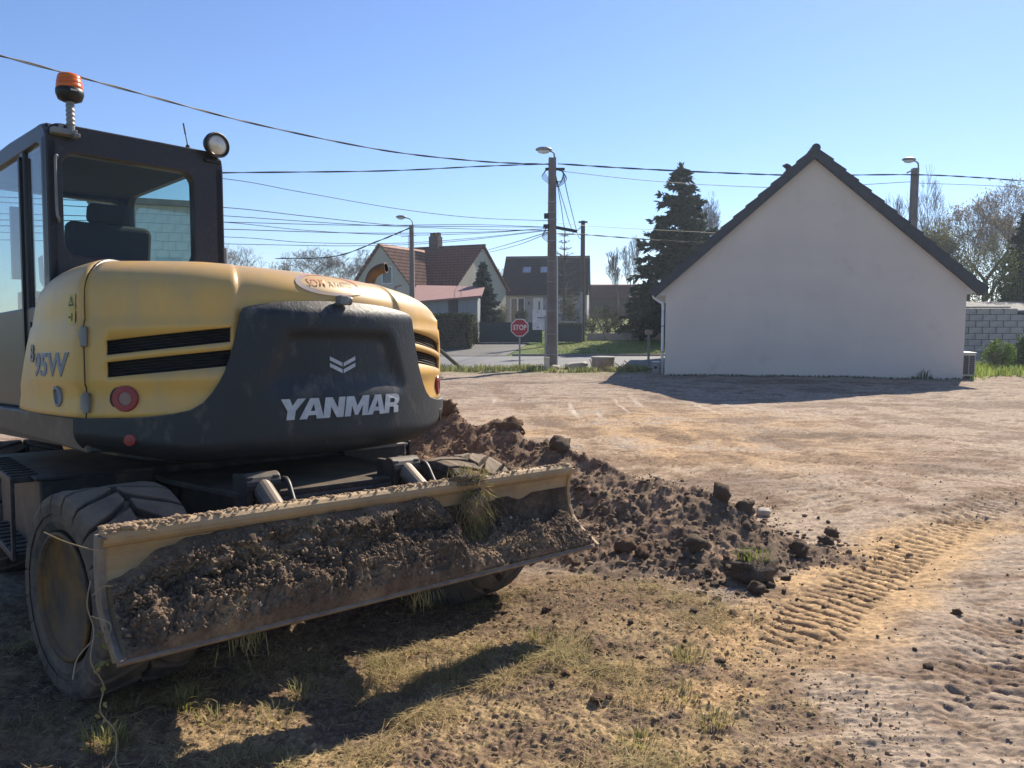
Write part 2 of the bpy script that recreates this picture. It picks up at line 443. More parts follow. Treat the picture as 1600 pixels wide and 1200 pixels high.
def height(x, y, fine=True):
    x = np.asarray(x, float); y = np.asarray(y, float)
    r = np.hypot(x + 1.4, y - 4.8); w = 1 - sstep(2.6, 6.5, r)
    z = w * (-0.048 * (y - 4.0) + 0.011 * (x + 1))
    q = mach(1.0, -1.42, 0); z -= 0.07 * np.exp(-((x - q.x) ** 2 + (y - q.y) ** 2) / 0.5)
    z -= 0.09 * np.exp(-((x + .3) / 1.5) ** 2 - ((y - 2.9) / 1.0) ** 2)
    far = sstep(21.0, 26.0, y)
    z += 0.045 * fbm(x * 0.28, y * 0.28, 3, seed=1) * (0.3 + 0.7 * sstep(3, 9, y)) * (1 - far)
    z += 0.018 * fbm(x * 1.1, y * 1.1, 3, seed=2)
    h, k = heap_mask(x, y)
    lump = 0.6 * fbm(x * 1.9, y * 1.9, 2, seed=31) + 0.25 * fbm(x * 4.5, y * 4.5, 2, 0.5, seed=33)
    z += h * np.power(k, 1.05) * (1 + 0.22 * lump)
    loose = sstep(0.0, 0.15, k)
    # loose crumbs thrown out round the heap foot
    sk = np.exp(-np.clip((0.9 - h * 0), 0, None) * 0)
    g = grassy(x, y)
    if fine:
        z += loose * (0.030 * fbm(x * 5, y * 5, 3, 0.55, seed=41) + 0.016 * fbm(x * 16, y * 16, 2, .6, seed=42) + 0.010 * fbm(x * 30, y * 30, 2, 0.6, seed=43))
        tr = np.zeros(x.shape)
        for pts, hw, pitch, dep, slant in _track_paths:
            xs = [p[0] for p in pts]; ys = [p[1] for p in pts]
            m = (x > min(xs) - .6) & (x < max(xs) + .6) & (y > min(ys) - .6) & (y < max(ys) + .6)
            if not m.any(): continue
            X, Y = x[m], y[m]
            d, lat, arc, seg = poly_dist(X, Y, pts)
            win = 1 - sstep(hw * .8, hw * 1.1, d + 0.05 * pn(X * 4, Y * 4, 3))
            whole = slant == -.35     # one clear set of full-width bars in soft clay
            ph = (arc + slant * (lat if whole else np.abs(lat)) + (0.05 if whole else 0.03) * fbm(X * 2.5, Y * 2.5, 2, seed=8)) / pitch + (0 if whole else 0.5) * (lat > 0)
            fr = np.abs(ph - np.round(ph))
            patch = sstep(-0.25, 0.25, fbm(X * 1.0, Y * 1.0, 2, seed=51) + (0.9 if whole else 0.3 if dep > .02 else 0.02))
            groove = np.exp(-(fr / 0.12) ** 2) * (1 - sstep(hw * .75, hw, d))
            val = win * patch * ((sstep(3.6, 4.2, Y) * (.75 + .25 * sstep(-.4, .2, fbm(X * 3, Y * 3, 2, seed=53)))) if whole else 1.0) * (-0.012 - dep * groove + dep * .25)
            o = np.zeros(x.shape); o[m] = val; tr += o
        z += tr * (1 - loose)
        # scraped, ribbed surface of the compacted lot
        lot = (1 - g) * (1 - loose)
        rot = 0.10 * fbm(x * .15, y * .15, 2, seed=61)
        u = (y + x * rot * 3)
        z += lot * 0.011 * fbm(x * 1.6, u * 7.5, 4, 0.6, seed=62) * sstep(-0.35, 0.5, fbm(x * .35, y * .35, 2, seed=64) + .1)
        z += lot * 0.0065 * fbm(x * 4, y * 17, 3, 0.7, seed=66) * sstep(-.3, .5, fbm(x * .8, y * .8, 2, seed=67))
        z += lot * 0.0050 * fbm(x * 24, y * 32, 3, 0.7, seed=68)
        z += g * (0.018 * fbm(x * 3.5, y * 3.5, 3, 0.6, seed=71) + 0.010 * fbm(x * 12, y * 14, 3, .7, seed=73) + 0.007 * billow(x * 34, y * 34, 2, seed=75))
    return z
def soil(x, y, z):
    """base colour of the earth"""
    def c(r, g, b): return np.array([r, g, b])
    pale, tan, grey, brown, dark = c(.355, .275, .205), c(.46, .30, .155), c(.24, .185, .146), c(.185, .124, .082), c(.11, .077, .053)
    straw = c(.36, .255, .14); clay = c(.47, .31, .16)
    x = np.asarray(x, float); y = np.asarray(y, float)
    def mix(a, b, m): return a + (b - a) * m[:, None]
    n1 = fbm(x * .5, y * .9, 4, 0.6, seed=81); n2 = fbm(x * 2.2, y * 3.5, 4, 0.6, seed=83); n3 = fbm(x * 9, y * 12, 3, .6, seed=85); n4 = fbm(x * 26, y * 36, 2, .7, seed=87)
    col = np.tile(pale, (x.size, 1))
    col = mix(col, grey, np.clip(sstep(-0.1, 0.7, n1 + .5 * n2) + sstep(9, 22, y) * .45, 0, .9))
    # ochre clay scraped bare in the middle of the lot
    e = ((x - 2.3) / 3.0) ** 2 + ((y - 11.6) / 3.6) ** 2
    col = mix(col, tan, np.clip(np.exp(-e * 1.3) * (.95 + 1.0 * n1 + .7 * n2), 0, 1))
    # damp, wheel-smeared bands
    for pts_, hw_, pi_, de_, sl_ in _track_paths[1:]:
        d_ = poly_dist(x, y, pts_)[0]; col = mix(col, brown * 1.05, np.clip((1 - sstep(hw_ * .7, hw_ * 1.5, d_ + .12 * n2)) * (.35 + .6 * n1 + .5 * n2), 0, .6))
    dp = sstep(.15, .75, fbm(x * .33 + 4, y * .55, 4, .6, seed=95)); col = mix(col, c(.165, .115, .085), dp * .75 * sstep(5.5, 8.5, y))
    col = mix(col, brown * 1.1, np.clip(sstep(.1, .55, n2 + .4 * n1) * .75, 0, 1))
    e = ((x - 4.6 - .3 * n2) / 1.4) ** 2 + ((y - 11.2 + .2 * n2) / .35) ** 2
    col = mix(col, brown * .7, np.clip(np.exp(-e) * .9, 0, 1))
    # pale dry smears left by wheels
    st = sstep(.25, .6, pn(x * 5.0 - .1 * y, y * .3, 91)) * np.exp(-((y - 15.0) / 1.6) ** 4) * np.exp(-((x - .8) / 3.2) ** 2)
    col = mix(col, c(.62, .55, .46), np.clip(st * .7, 0, .45))
    g = grassy(x, y)
    gcol = straw + (brown - straw) * sstep(-.25, .45, n2 + .6 * n3)[:, None]
    gcol = gcol + (tan - gcol) * np.clip(sstep(.25, .7, n1 - .3 * n2), 0, 1)[:, None] * .8
    gcol = gcol + (brown * .85 - gcol) * (np.exp(-((y - 4.7) / .55) ** 2) * .75)[:, None]
    col = col + (gcol - col) * g[:, None]
    pts = _track_paths[0][0]; d, lat, arc, seg = poly_dist(x, y, pts)
    col = mix(col, clay, np.clip((1 - sstep(.28, .55, d + .12 * n2)) * (1 - sstep(5.9, 7.0, y)) * sstep(3.2, 4.2, y), 0, 1) * .9)
    h, k = heap_mask(x, y)
    hm = sstep(0.02, 0.16, k + .06 * n3)
    hcol = dark * 1.45 + (brown * 1.25 - dark) * np.clip(sstep(0, .7, n2 + .4 * n3), 0, 1)[:, None] * .9
    red = np.clip((1 - sstep(-.6, .5, x)), 0, 1)
    hcol = hcol + (c(.22, .115, .06) - hcol) * (red * .35)[:, None]
    col = col + (hcol - col) * hm[:, None]
    # crumbs and damp earth strewn round the foot of the heap
    hal = np.exp(-((x - 1.5) ** 2 / 1.6 + (y - 5.0) ** 2 / .5)) * sstep(-.2, .4, n3 + n2) * (1 - hm)
    col = mix(col, brown * .75, np.clip(hal * .9, 0, 1))
    # soil colour darkens round the two wheels at the blade end
    for l, yy in ((-1.0, -1.42), (1.0, -1.42)):
        q = mach(l, yy, 0); col = mix(col, brown * .6, np.exp(-((x - q.x) ** 2 + (y - q.y) ** 2) / .9) * .7)
    col = mix(col, c(.20, .19, .10), sstep(23.2, 25.0, y + .8 * n1) * .6)
    return np.clip(col * (1 + .20 * n3[:, None] + .22 * n4[:, None]), 0.02, .8)

NR, NC = 960, 800
def build_ground():
    q = np.linspace(0, 1, NR); e = 0.55
    a0, a1 = 1.55 ** -e, 26.8 ** -e
    Y = (a0 + (a1 - a0) * q) ** (-1 / e)
    t = np.linspace(-1, 1, NC); T = 0.80 * t + 0.55 * t ** 5
    yy = np.repeat(Y[:, None], NC, 1); xx = yy * T[None, :]
    xx = xx + (np.sign(T) * np.clip(np.abs(T) - 0.75, 0, None) * 4)[None, :]
    x, y = xx.ravel(), yy.ravel()
    z = height(x, y)
    z = np.where(y > 26.5, -0.04, z)
    me = npmesh("dirt_lot", np.stack([x, y, z], -1), gridfaces(NR, NC))
    vcol(me, "soil", soil(x, y, z))
    o = link("dirt_lot", me, vmat("bare_earth", "soil", rough=0.95, nscale=26, amt=0.38, bump=0.55, bscale=150, dist=0.012), smooth=True)
    tag(o, kind="structure")
    return o
build_ground()

# ------------------------------------------------------------------ terrain beyond and around the lot
def terr(x, y):
    y = np.asarray(y, float)
    z = 0.05 * np.clip(y - 36, 0, 36) + 0.01 * np.clip(y - 72, 0, 60)
    return z
def build_terrain():
    Y = np.concatenate([np.linspace(-40, 24, 20), np.linspace(25.5, 80, 60), np.linspace(85, 190, 16)])
    X = np.concatenate([np.linspace(-150, -66, 10), np.linspace(-60, 60, 90), np.linspace(66, 150, 10)])
    xx, yy = np.meshgrid(X, Y); x, y = xx.ravel(), yy.ravel()
    z = terr(x, y) + 0.05 * fbm(x * .12, y * .12, 3, seed=5) * sstep(37, 50, y)
    z = np.where(y < 26.5, np.where(y < 24.5, -0.3, -0.12), z - np.where(y < 36.1, 0.02, 0))
    me = npmesh("meadow", np.stack([x, y, z], -1), gridfaces(len(Y), len(X)))
    n = fbm(x * .25, y * .25, 3, seed=15)
    c = np.array([.085, .125, .03]) + (np.array([.15, .16, .05]) - np.array([.085, .125, .03])) * sstep(-.4, .6, n)[:, None]
    vcol(me, "soil", c)
    tag(link("meadow", me, vmat("lawn_turf", "soil", rough=.9, nscale=9, amt=.4, bump=.6, bscale=25, dist=.05), smooth=True), kind="structure")
build_terrain()
M['asphalt'] = mat("worn_asphalt", (0.17, 0.168, 0.168), (0.13, 0.13, 0.132), rough=0.75, scale=0.7, bump=.2, bscale=80, stretch=(.3, 1, 1))
M['drive'] = mat("driveway_asphalt", (0.13, 0.125, 0.12), (0.10, 0.095, 0.09), rough=0.85, scale=0.6)
M['concrete'] = mat("weathered_concrete", (0.36, 0.34, 0.31), (0.27, 0.25, 0.225), rough=0.85, scale=3, bump=.2, bscale=40)
M['kerb'] = mat("kerb_concrete", (0.22, 0.21, 0.2), rough=.85)
def sheet(name, pts, m, kind="structure"):
    me = pymesh(name, pts, [tuple(range(len(pts)))])
    return tag(link(name, me, m), kind=kind)
# road running across behind the lot
nx = 60; X = np.linspace(-80, 80, nx)
V = np.concatenate([np.stack([X, np.full(nx, 27.1), np.full(nx, 0.0)], -1), np.stack([X, np.full(nx, 31.5), np.full(nx, .05)], -1), np.stack([X, np.full(nx, 36.0), np.full(nx, 0.012)], -1)])
tag(link("road", npmesh("road", V, gridfaces(3, nx)), M['asphalt'], smooth=True), kind="structure")
b = MB()
for i in range(-20, 20):
    if -4.4 < i * 2.0 + 1 < -0.4: continue
    b.box(i * 2.0 + .005, i * 2.0 + 1.995, 36.0, 36.15, -0.1, 0.11)
tag(b.build("kerb", M['kerb'], bev=.015), kind="structure")
# driveway climbing to the gate
def tz(y): return float(terr(0, y))
P = [(-4.4, 35.98), (-0.4, 35.98), (-1.0, 40.5), (-0.55, 45.0), (-3.4, 45.0), (-4.6, 40.5)]
V = []
L = [(-4.4, 35.98), (-4.9, 38), (-4.6, 41), (-3.6, 44.0)]; R = [(-0.3, 35.98), (0.1, 38), (0.6, 41), (1.0, 44.0)]
for (a, c) in zip(L, R):
    for t in np.linspace(0, 1, 6): V.append((a[0] + (c[0] - a[0]) * t, a[1], tz(a[1]) + 0.03))
tag(link("driveway", npmesh("driveway", np.array(V), gridfaces(4, 6)), M['drive'], smooth=True), kind="structure")
# ------------------------------------------------------------------ excavator
EX = empty("excavator", mat4=UNDER)
tag(EX, "yellow and black wheeled excavator parked with its soil-caked dozer blade raised", "excavator")
RZ = SWING
D2R = math.pi / 180
RB = 1.55
def hood_top(ph):          # the bonnet falls away towards the right-hand side
    return 2.025 - 0.0013 * np.clip(ph + 28, 0, 50) - 0.0016 * np.clip(ph - 18, 0, 40)
def slot_z(ph):
    a = np.clip((44.4 - np.abs(ph)) / (44.4 - 22.5), -0.2, 1.1)
    return [1.415 + a * .051, 1.491 + a * .059, 1.526 + a * .064, 1.600 + a * .068]
def hood_off(ph, z):
    mid = sstep(-22, -20, ph) * (1 - sstep(16, 18, ph))
    o = -0.020 * mid * sstep(1.6, 1.72, z) - 0.07 * (1 - sstep(14, 18, np.abs(ph))) * (1 - sstep(1.70, 1.76, z))
    side = 1 - sstep(-23, -21, ph) * (1 - sstep(20, 22, ph))
    o = o + 0.016 * side * (1 - sstep(1.675, 1.70, z)) - 0.014 * side * (1 - sstep(1.355, 1.38, z)) + 0.012 * side * (1 - sstep(1.235, 1.25, z))
    groove = np.exp(-((ph + 21) / .5) ** 2) + np.exp(-((ph - 17) / .5) ** 2)
    return o - 0.006 * groove
def cyl(ph, z, R): return np.stack([R * np.sin(ph * D2R), -R * np.cos(ph * D2R), z + 0 * ph], -1)
def hood_rows(ph):
    """list of (radius, z) arrays from the bottom lip over the shoulder to the cab"""
    ph = np.asarray(ph, float); zt = hood_top(ph); s = slot_z(ph); rows = []
    one = np.ones_like(ph)
    zs = [1.212 * one, 1.24 * one, 1.30 * one, 1.36 * one, 1.385 * one, s[0], s[1], s[2], s[3], 1.685 * one, 1.705 * one, 1.74 * one]
    z0 = zt - .20
    zs.append(np.maximum(1.76, z0 - .02))
    for z in zs: rows.append((RB + hood_off(ph, z), z, 0))
    for t in np.linspace(.12, 1, 9):
        a = t * math.pi / 2
        z = z0 + .20 * np.sin(a); z = np.maximum(z, zs[-1] + .004 * t)
        rows.append((RB - .25 + .25 * np.cos(a) + hood_off(ph, z), z, 1))
    for k in (0.8, .55, .3, 0.0):
        rin = .31 / np.cos(ph * D2R); r1 = RB - .25
        rows.append((rin + (r1 - rin) * k, zt + .01 * (1 - k), 2))
    return rows
def build_hood():
    ph = np.unique(np.concatenate([np.linspace(-48.3, 48.3, 61), [-44.4, -43.8, -22.9, -22.5, -22, -21.5, -21, -20.5, -20, 16, 16.5, 17, 17.5, 18, 22.5, 22.9, 43.8, 44.4]]))
    rows = hood_rows(ph); nc = len(ph)
    V = np.concatenate([cyl(ph, z, r) for r, z, k in rows])
    F = gridfaces(len(rows), nc)
    keep = []
    for f in F:
        i, j = f[0] // nc, f[0] % nc; pm = abs((ph[j] + ph[j + 1]) / 2)
        if i in (5, 7) and 22.5 < pm < 44.4: continue
        keep.append(f)
    me = npmesh("hood", V, np.array(keep))
    o = link("hood", me, M['yellow'], EX, smooth=True); o.rotation_euler.z = RZ
    solid(o, .022, -1 if me.polygons[0].normal.y < 0 else 1)
    return o
HOOD = build_hood()
def patch(name, phs, zfun, R, m, parent, thick=0, smooth=True, uvscale=True, nz=2):
    """strip of surface on the rear cylinder; zfun(ph)->(z0,z1)"""
    phs = np.asarray(phs, float); z0, z1 = zfun(phs); V = []; U = []
    for k in np.linspace(0, 1, nz):
        z = z0 + (z1 - z0) * k; V.append(cyl(phs, z, R)); U.append(np.stack([phs * D2R * 1.55, z], -1))
    V = np.concatenate(V); U = np.concatenate(U); F = gridfaces(nz, len(phs))
    me = npmesh(name, V, F); uv = me.uv_layers.new(name="UVMap")
    uv.data.foreach_set("uv", U[F.ravel()].astype(np.float32).ravel())
    o = link(name, me, m, parent, smooth)
    if parent is EX: o.rotation_euler.z = RZ
    return o
for sg in (-1, 1):
    phs = np.linspace(44.6, 22.3, 12) * sg
    for a, c in ((0, 1), (2, 3)):
        g = patch("vent_grille", phs, lambda p: (slot_z(p)[a] - .004, slot_z(p)[c] + .004), RB - .012, M['grille'], HOOD)
        # louvre wires across the vent
        b = MB()
        for k in range(1, 5):
            p = cyl(phs, slot_z(phs)[a] + (slot_z(phs)[c] - slot_z(phs)[a]) * k / 5, RB - .004)
            b.tube([tuple(q) for q in p], .0022, 4)
        b.build("vent_wire", M['black'], g)
# ---- counterweight
BT = [(-50.5, 1.208), (-46, 1.207), (-41, 1.206), (-37, 1.212), (-33, 1.223), (-30, 1.24), (-27.8, 1.275), (-26.2, 1.325), (-24.9, 1.38), (-23.8, 1.44), (-22.8, 1.52), (-22.0, 1.60),
      (-21.3, 1.68), (-20.9, 1.735), (-20.3, 1.762), (-19.2, 1.772), (-16, 1.788), (-12, 1.802), (-8, 1.809), (-4, 1.813), (0, 1.814)]
BT = BT + [(-a, z) for a, z in BT[-2::-1]]
def cw_off(ph, z):
    half = 12.5 + np.clip(1.62 - z, 0, .5) * 16
    ins = (1 - sstep(half - 2.2, half + 1.2, np.abs(ph))) * (1 - sstep(1.60, 1.665, z)) * sstep(1.27, 1.42, z)
    bulge = -0.035 * ins
    top = -0.05 * sstep(1.70, 1.83, z) ** 2
    return 0.034 + bulge + top
def cw_point(ph, z, extra=0.0):
    ph = np.asarray(ph, float); z = np.asarray(z, float)
    zb = 0.965 + .075 * sstep(28, 50, np.abs(ph))
    und = np.clip((zb + .11 - z) / .11, 0, 1)
    R = RB + cw_off(ph, z) - 0.10 * und ** 2.2
    return cyl(ph, z, R + extra)
def build_cw():
    bt = np.array(BT); s = np.linspace(0, len(bt) - 1, 161)
    ph = np.interp(s, np.arange(len(bt)), bt[:, 0]); zt = np.interp(s, np.arange(len(bt)), bt[:, 1])
    zb = 0.965 + .075 * sstep(28, 50, np.abs(ph))
    rows = []
    inner = cyl(ph, zb + .01, np.full_like(ph, 1.0)); rows.append(inner)
    for t in list(np.linspace(0, .25, 7)) + list(np.linspace(.3, 1, 36)):
        z = zb + (zt - zb) * t; rows.append(cw_point(ph, z))
    e = cw_point(ph, zt, -0.004); e[:, 2] += .004; rows.append(e)
    e = cyl(ph, zt + .003, np.full_like(ph, RB - .04)); rows.append(e)
    V = np.concatenate(rows)
    o = link("counterweight", npmesh("counterweight", V, gridfaces(len(rows), len(ph))), M['casting'], EX, smooth=True)
    o.rotation_euler.z = RZ
    return o
CW = build_cw()
def on_cw(V, F, name, m, ph0, z0, parent, extra=.003, surf=cw_point, R=1.58, slant=0.0):
    ph = ph0 + V[:, 0] / R / D2R; z = z0 + V[:, 1] + slant * V[:, 0]
    P = surf(ph, z) ; n = np.stack([np.sin(ph * D2R), -np.cos(ph * D2R), 0 * ph], -1)
    P = P + n * (extra + V[:, 2:3])
    return link(name, pymesh(name, P, F), m, parent)
GLY = {'Y': (1.05, [[(0, 1), (.36, 1), (.52, .66), (.70, 1), (1.05, 1), (.68, .42), (.68, 0), (.34, 0), (.34, .42)]]),
       'A': (1.10, [[(0, 0), (.36, 1), (.55, 1), (.55, .74), (.44, .38), (.55, .38), (.55, .18), (.38, .18), (.33, 0)], [(1.1, 0), (.77, 0), (.72, .18), (.55, .18), (.55, .38), (.66, .38), (.55, .74), (.55, 1), (.74, 1)]]),
       'N': (.98, [[(0, 0), (0, 1), (.33, 1), (.66, .45), (.66, 1), (.98, 1), (.98, 0), (.66, 0), (.32, .55), (.32, 0)]]),
       'M': (1.24, [[(0, 0), (0, 1), (.38, 1), (.62, .48), (.86, 1), (1.24, 1), (1.24, 0), (.93, 0), (.93, .56), (.70, .05), (.54, .05), (.31, .56), (.31, 0)]]),
       'R': (.98, [[(0, .66), (0, 1), (.70, 1), (.90, .93), (.98, .78), (.98, .66), (.65, .66), (.65, .70), (.6, .77), (.32, .77), (.32, .66)],
                   [(0, .66), (.32, .66), (.32, .55), (.6, .55), (.65, .60), (.65, .66), (.98, .66), (.98, .62), (.90, .48), (.78, .43), (.95, .35), (.98, 0), (.66, 0), (.64, .26), (.56, .32), (.32, .32), (.32, 0), (0, 0)]])}
x = 0; gap = {'Y': -.16, 'A': -.04, 'N': .07, 'M': -.02, 'R': 0}; lets = []
for c in "YANMAR": lets.append((c, x)); x += GLY[c][0] + gap[c]
tw = x; kx = .80 / tw; hh = .112
for c, x0 in lets:
    v, f = [], []
    for poly in GLY[c][1]:
        f.append(tuple(range(len(v), len(v) + len(poly))))
        v += [((x0 + p[0]) * kx - .40 + .16 * hh * (p[1] - .5), (p[1] - .5) * hh, 0) for p in poly]
    o = on_cw(np.array(v), f, "letter", M['lettering'], .3, 1.228, CW, .004); solid(o, .004, 0)
for k, z in enumerate((0.0, -.037)):
    for sg in (-1, 1):
        w, d, h = .082, .036, .022
        v = [(sg * (.004 + w * t), d * t - .03 + z + (0 if q == 0 else h), 0) for t in np.linspace(0, 1, 5) for q in (0, 1)]
        f = [(2 * i, 2 * i + 2, 2 * i + 3, 2 * i + 1) for i in range(4)]
        on_cw(np.array(v), f, "chevron", M['lettering'], .1, 1.482, CW, .004)
def disc_on(name, m, ph, z, r, parent, R, depth=.012, rin=0.0, rz=None, sx=1.0):
    """short cylinder (or ring) standing on the rear surface"""
    b = MB(); n = 28
    prof = [(r, 0), (r, depth * .7), (r * .93, depth)] + ([(rin, depth), (rin, depth * .3)] if rin else [(0.0, depth * 1.15)])
    b.lathe(prof, n=n)
    c = Vector((R * math.sin(ph * D2R), -R * math.cos(ph * D2R), z)); nn = Vector((math.sin(ph * D2R), -math.cos(ph * D2R), 0))
    t = Vector((math.cos(ph * D2R), math.sin(ph * D2R), 0)); up = Vector((0, 0, 1))
    b.v = [tuple(c + t * p[0] * sx + up * p[1] + nn * p[2]) for p in b.v]
    o = b.build(name, m, parent, smooth=False)
    if parent is EX: o.rotation_euler.z = RZ
    return o
disc_on("reflector", M['red'], -40.4, 1.10, .030, CW, 1.578, .012)
disc_on("lifting_eye", M['black'], 39.6, 1.105, .042, CW, 1.572, .016, sx=.55)  # dark oval disc standing in for the shade inside a hole
for ph in (-41.3, 41.3):
    l = disc_on("tail_lamp", M['red'], ph, 1.308, .066, EX, RB + .004, .018, rin=.034, sx=.95)
    q = disc_on("lamp_centre", M['redpale'], ph, 1.308, .036, l, RB + .004, .012, sx=.95)
    q = disc_on("lamp_seat", M['black'], ph - (.35 if ph < 0 else -.35), 1.306, .074, l, RB - .006, .012, sx=.95)
b = MB(); c = Vector((0, -1.555, 1.815)); b.box(-.035, .02, -1.60, -1.54, 1.795, 1.85); b.cyl((.02, -1.57, 1.822), (.05, -1.575, 1.822), .026, 14)
o = b.build("rear_camera", M['greymetal'], EX, bev=.008, rz=RZ)
# faded dealer decal on the bonnet
def hood_surf(ph, z):
    zt = hood_top(ph); z0 = zt - .20; s = np.clip((z - z0) / .20, 0, .9999); a = np.arcsin(s)
    R = np.where(z > z0, RB - .25 + .25 * np.cos(a), RB) + hood_off(ph, z)
    return cyl(ph, np.minimum(z, zt), R)
M['decal_red'] = mat("faded_red_decal", (0.62, 0.22, 0.10), (0.64, 0.34, 0.13), rough=.4, scale=8)
M['decal_blue'] = mat("faded_blue_decal", (0.36, 0.30, 0.32), (0.52, 0.36, 0.20), rough=.4, scale=8)
M['decal_pale'] = mat("pale_decal", (0.60, 0.46, 0.26), rough=.4)
def crescent(name, m, a0, a1, wid, A=.215, B=.062):
    v = []; n = 28
    for i in range(n + 1):
        t = i / n; a = math.radians(a0 + (a1 - a0) * t); w = wid * math.sin(math.pi * t) ** .7 + .002
        for q in (-.5, .5): v.append((A * math.cos(a) + w * q * math.cos(a) * 1.6, B * math.sin(a) + w * q * math.sin(a), 0))
    f = [(2 * i, 2 * i + 1, 2 * i + 3, 2 * i + 2) for i in range(n)]
    return on_cw(np.array(v), f, name, m, -.2, 1.922, HOOD, .004, surf=hood_surf, R=1.5)
crescent("decal_swoosh", M['decal_blue'], 120, 300, .024)
crescent("decal_swoosh", M['decal_red'], 150, 10, .014)
crescent("decal_swoosh", M['decal_red'], 60, -80, .030)
V, F = text_geo("SOM", .058, offset=.0008, space=.95); V[:, 0] -= .10
on_cw(V, F, "decal_lettering", M['decal_red'], -.2, 1.926, HOOD, .007, surf=hood_surf, R=1.5)
V, F = text_geo("AWATO", .046, offset=.0005, space=.92); V[:, 0] += .065
on_cw(V, F, "decal_lettering", M['decal_pale'], -.2, 1.924, HOOD, .007, surf=hood_surf, R=1.5)
# ---- left side door of the engine bay
def build_side(sg, name, front_top, front_bot):
    ph = np.array([48.5 * sg]); rows = hood_rows(ph)[:-3]
    nu = 16; V = []
    for r, z, k in rows:
        z = float(z[0]); r = float(r[0]); ins = max(0, RB - r)
        rear = np.array([-r * math.sin(48.5 * D2R), -r * math.cos(48.5 * D2R), z])
        tz = np.clip((z - 1.21) / .78, 0, 1)
        yf = front_bot + (front_top - front_bot) * tz ** 1.1
        front = np.array([-(1.125 - ins * .95), yf, z])
        for u in np.linspace(0, 1, nu):
            p = rear + (front - rear) * (.006 + .994 * u)
            bul = 0.045 * math.sin(math.pi * min(1, u * 1.0)) ** .8 * (1 - ins * 2.5)
            p = p + np.array([-max(0, bul), 0, 0])
            cr = sstep(0, .02, (1.60 + .10 * math.sin(u * 1.9)) - z) * .012 - sstep(0, .02, (1.385 - .03 * u) - z) * .010
            p[0] -= cr * (1 if ins < .01 else 0) * sstep(0, .1, u)
            V.append((p[0] * -sg, p[1], p[2]))
    me = npmesh(name, np.array(V), gridfaces(len(rows), nu))
    o = link(name, me, M['yellow'], EX, smooth=True); o.rotation_euler.z = RZ
    solid(o, .02, 0)
    b = MB(); pts = []
    for r, z, k in rows:
        r = float(r[0]) - .018; pts.append((sg * r * math.sin(48.4 * D2R), -r * math.cos(48.4 * D2R), float(z[0])))
    b.tube(pts, .014, 6); b.build("seam_strip", M['black'], o)
    return o
DOOR = build_side(-1, "side_door", -0.24, 0.28)
build_side(1, "side_panel", 0.35, 0.75)
def on_side(V, F, name, m, y0, z0, parent, x=-1.175, slope=.04):
    P = [(x - slope * 0 - v[2] - .004 + 0.045 * (y0 - v[0] + .9) * .0, y0 - v[0], z0 + v[1]) for v in V]
    return link(name, pymesh(name, P, F), m, parent)
for z in (1.62, 1.29):
    b = MB(); b.cyl((-1.172, -1.045, z - .05), (-1.172, -1.045, z + .05), .016, 12); b.box(-1.185, -1.15, -1.05, -1.0, z - .035, z + .035)
    b.build("hinge", M['greymetal'], DOOR, bev=.004)
# badge, filler cap and warning sticker sit on the door skin (placed by ray from outside)
def door_x(y, z):
    dg = None
    best = -1.16
    me = DOOR.data
    d = 9
    for v in me.vertices:
        q = (v.co.y - y) ** 2 + (v.co.z - z) ** 2
        if q < d: d = q; best = v.co.x
    return best
def on_door(V, F, name, m, y0, z0, extra=.008):
    P = []
    for v in V:
        y, z = y0 - v[0], z0 + v[1]
        P.append((door_fit(y, z) - extra - v[2], y, z))
    return link(name, pymesh(name, P, F), m, DOOR)
_dv = np.array([v.co[:] for v in DOOR.data.vertices])
def door_fit(y, z):
    w = np.exp(-((_dv[:, 1] - y) ** 2 + (_dv[:, 2] - z) ** 2) / .0018) + 1e-12
    return float((w * _dv[:, 0]).sum() / w.sum())
V, F = text_geo("95W", .19, offset=.010, shear=.15, extrude=.002); V[:, 1] *= .9; V[:, 0] *= 1.4
on_door(V, F, "badge_outline", M['badge2'], -.62, 1.475, .009)
V, F = text_geo("95W", .19, offset=.004, shear=.15, extrude=.002); V[:, 1] *= .9; V[:, 0] *= 1.4
on_door(V, F, "badge", M['badge'], -.62, 1.475, .013)
V, F = text_geo("B", .13, offset=.004, extrude=.002); V[:, 0] *= 1.3
on_door(V, F, "badge", M['badge'], -.30, 1.54, .015)
b = MB(); b.lathe([(.055, 0), (.055, .014), (.040, .018), (.036, .006), (0, .004)], n=24)
on_door(np.array(b.v), b.f, "lock_ring", M['badge'], -.72, 1.315, .004)
for z, h in ((1.80, .075), (1.72, .07)):
    s = np.array([(-.04, -h / 2, 0), (.04, -h / 2, 0), (.04, h / 2, 0), (-.04, h / 2, 0)])
    o = on_door(s, [(0, 1, 2, 3)], "warning_sticker", M['sticker'], -.93, z, .016)
    if z > 1.75: s = np.array([(-.028, -.022, 0), (.028, -.022, 0), (0, .03, 0), (-.016, -.014, 0), (.016, -.014, 0), (0, .016, 0)]); f = [(0, 1, 4, 3), (1, 2, 5, 4), (2, 0, 3, 5)]
    else: s = np.array([(-.025, -.004, 0), (-.006, -.004, 0), (-.006, .006, 0), (-.025, .006, 0), (.005, -.02, 0), (.014, -.02, 0), (.014, .022, 0), (.005, .022, 0)]); f = [(0, 1, 2, 3), (4, 5, 6, 7)]
    q = on_door(s, f, "sticker_symbol", M['black'], -.93, z, .019)
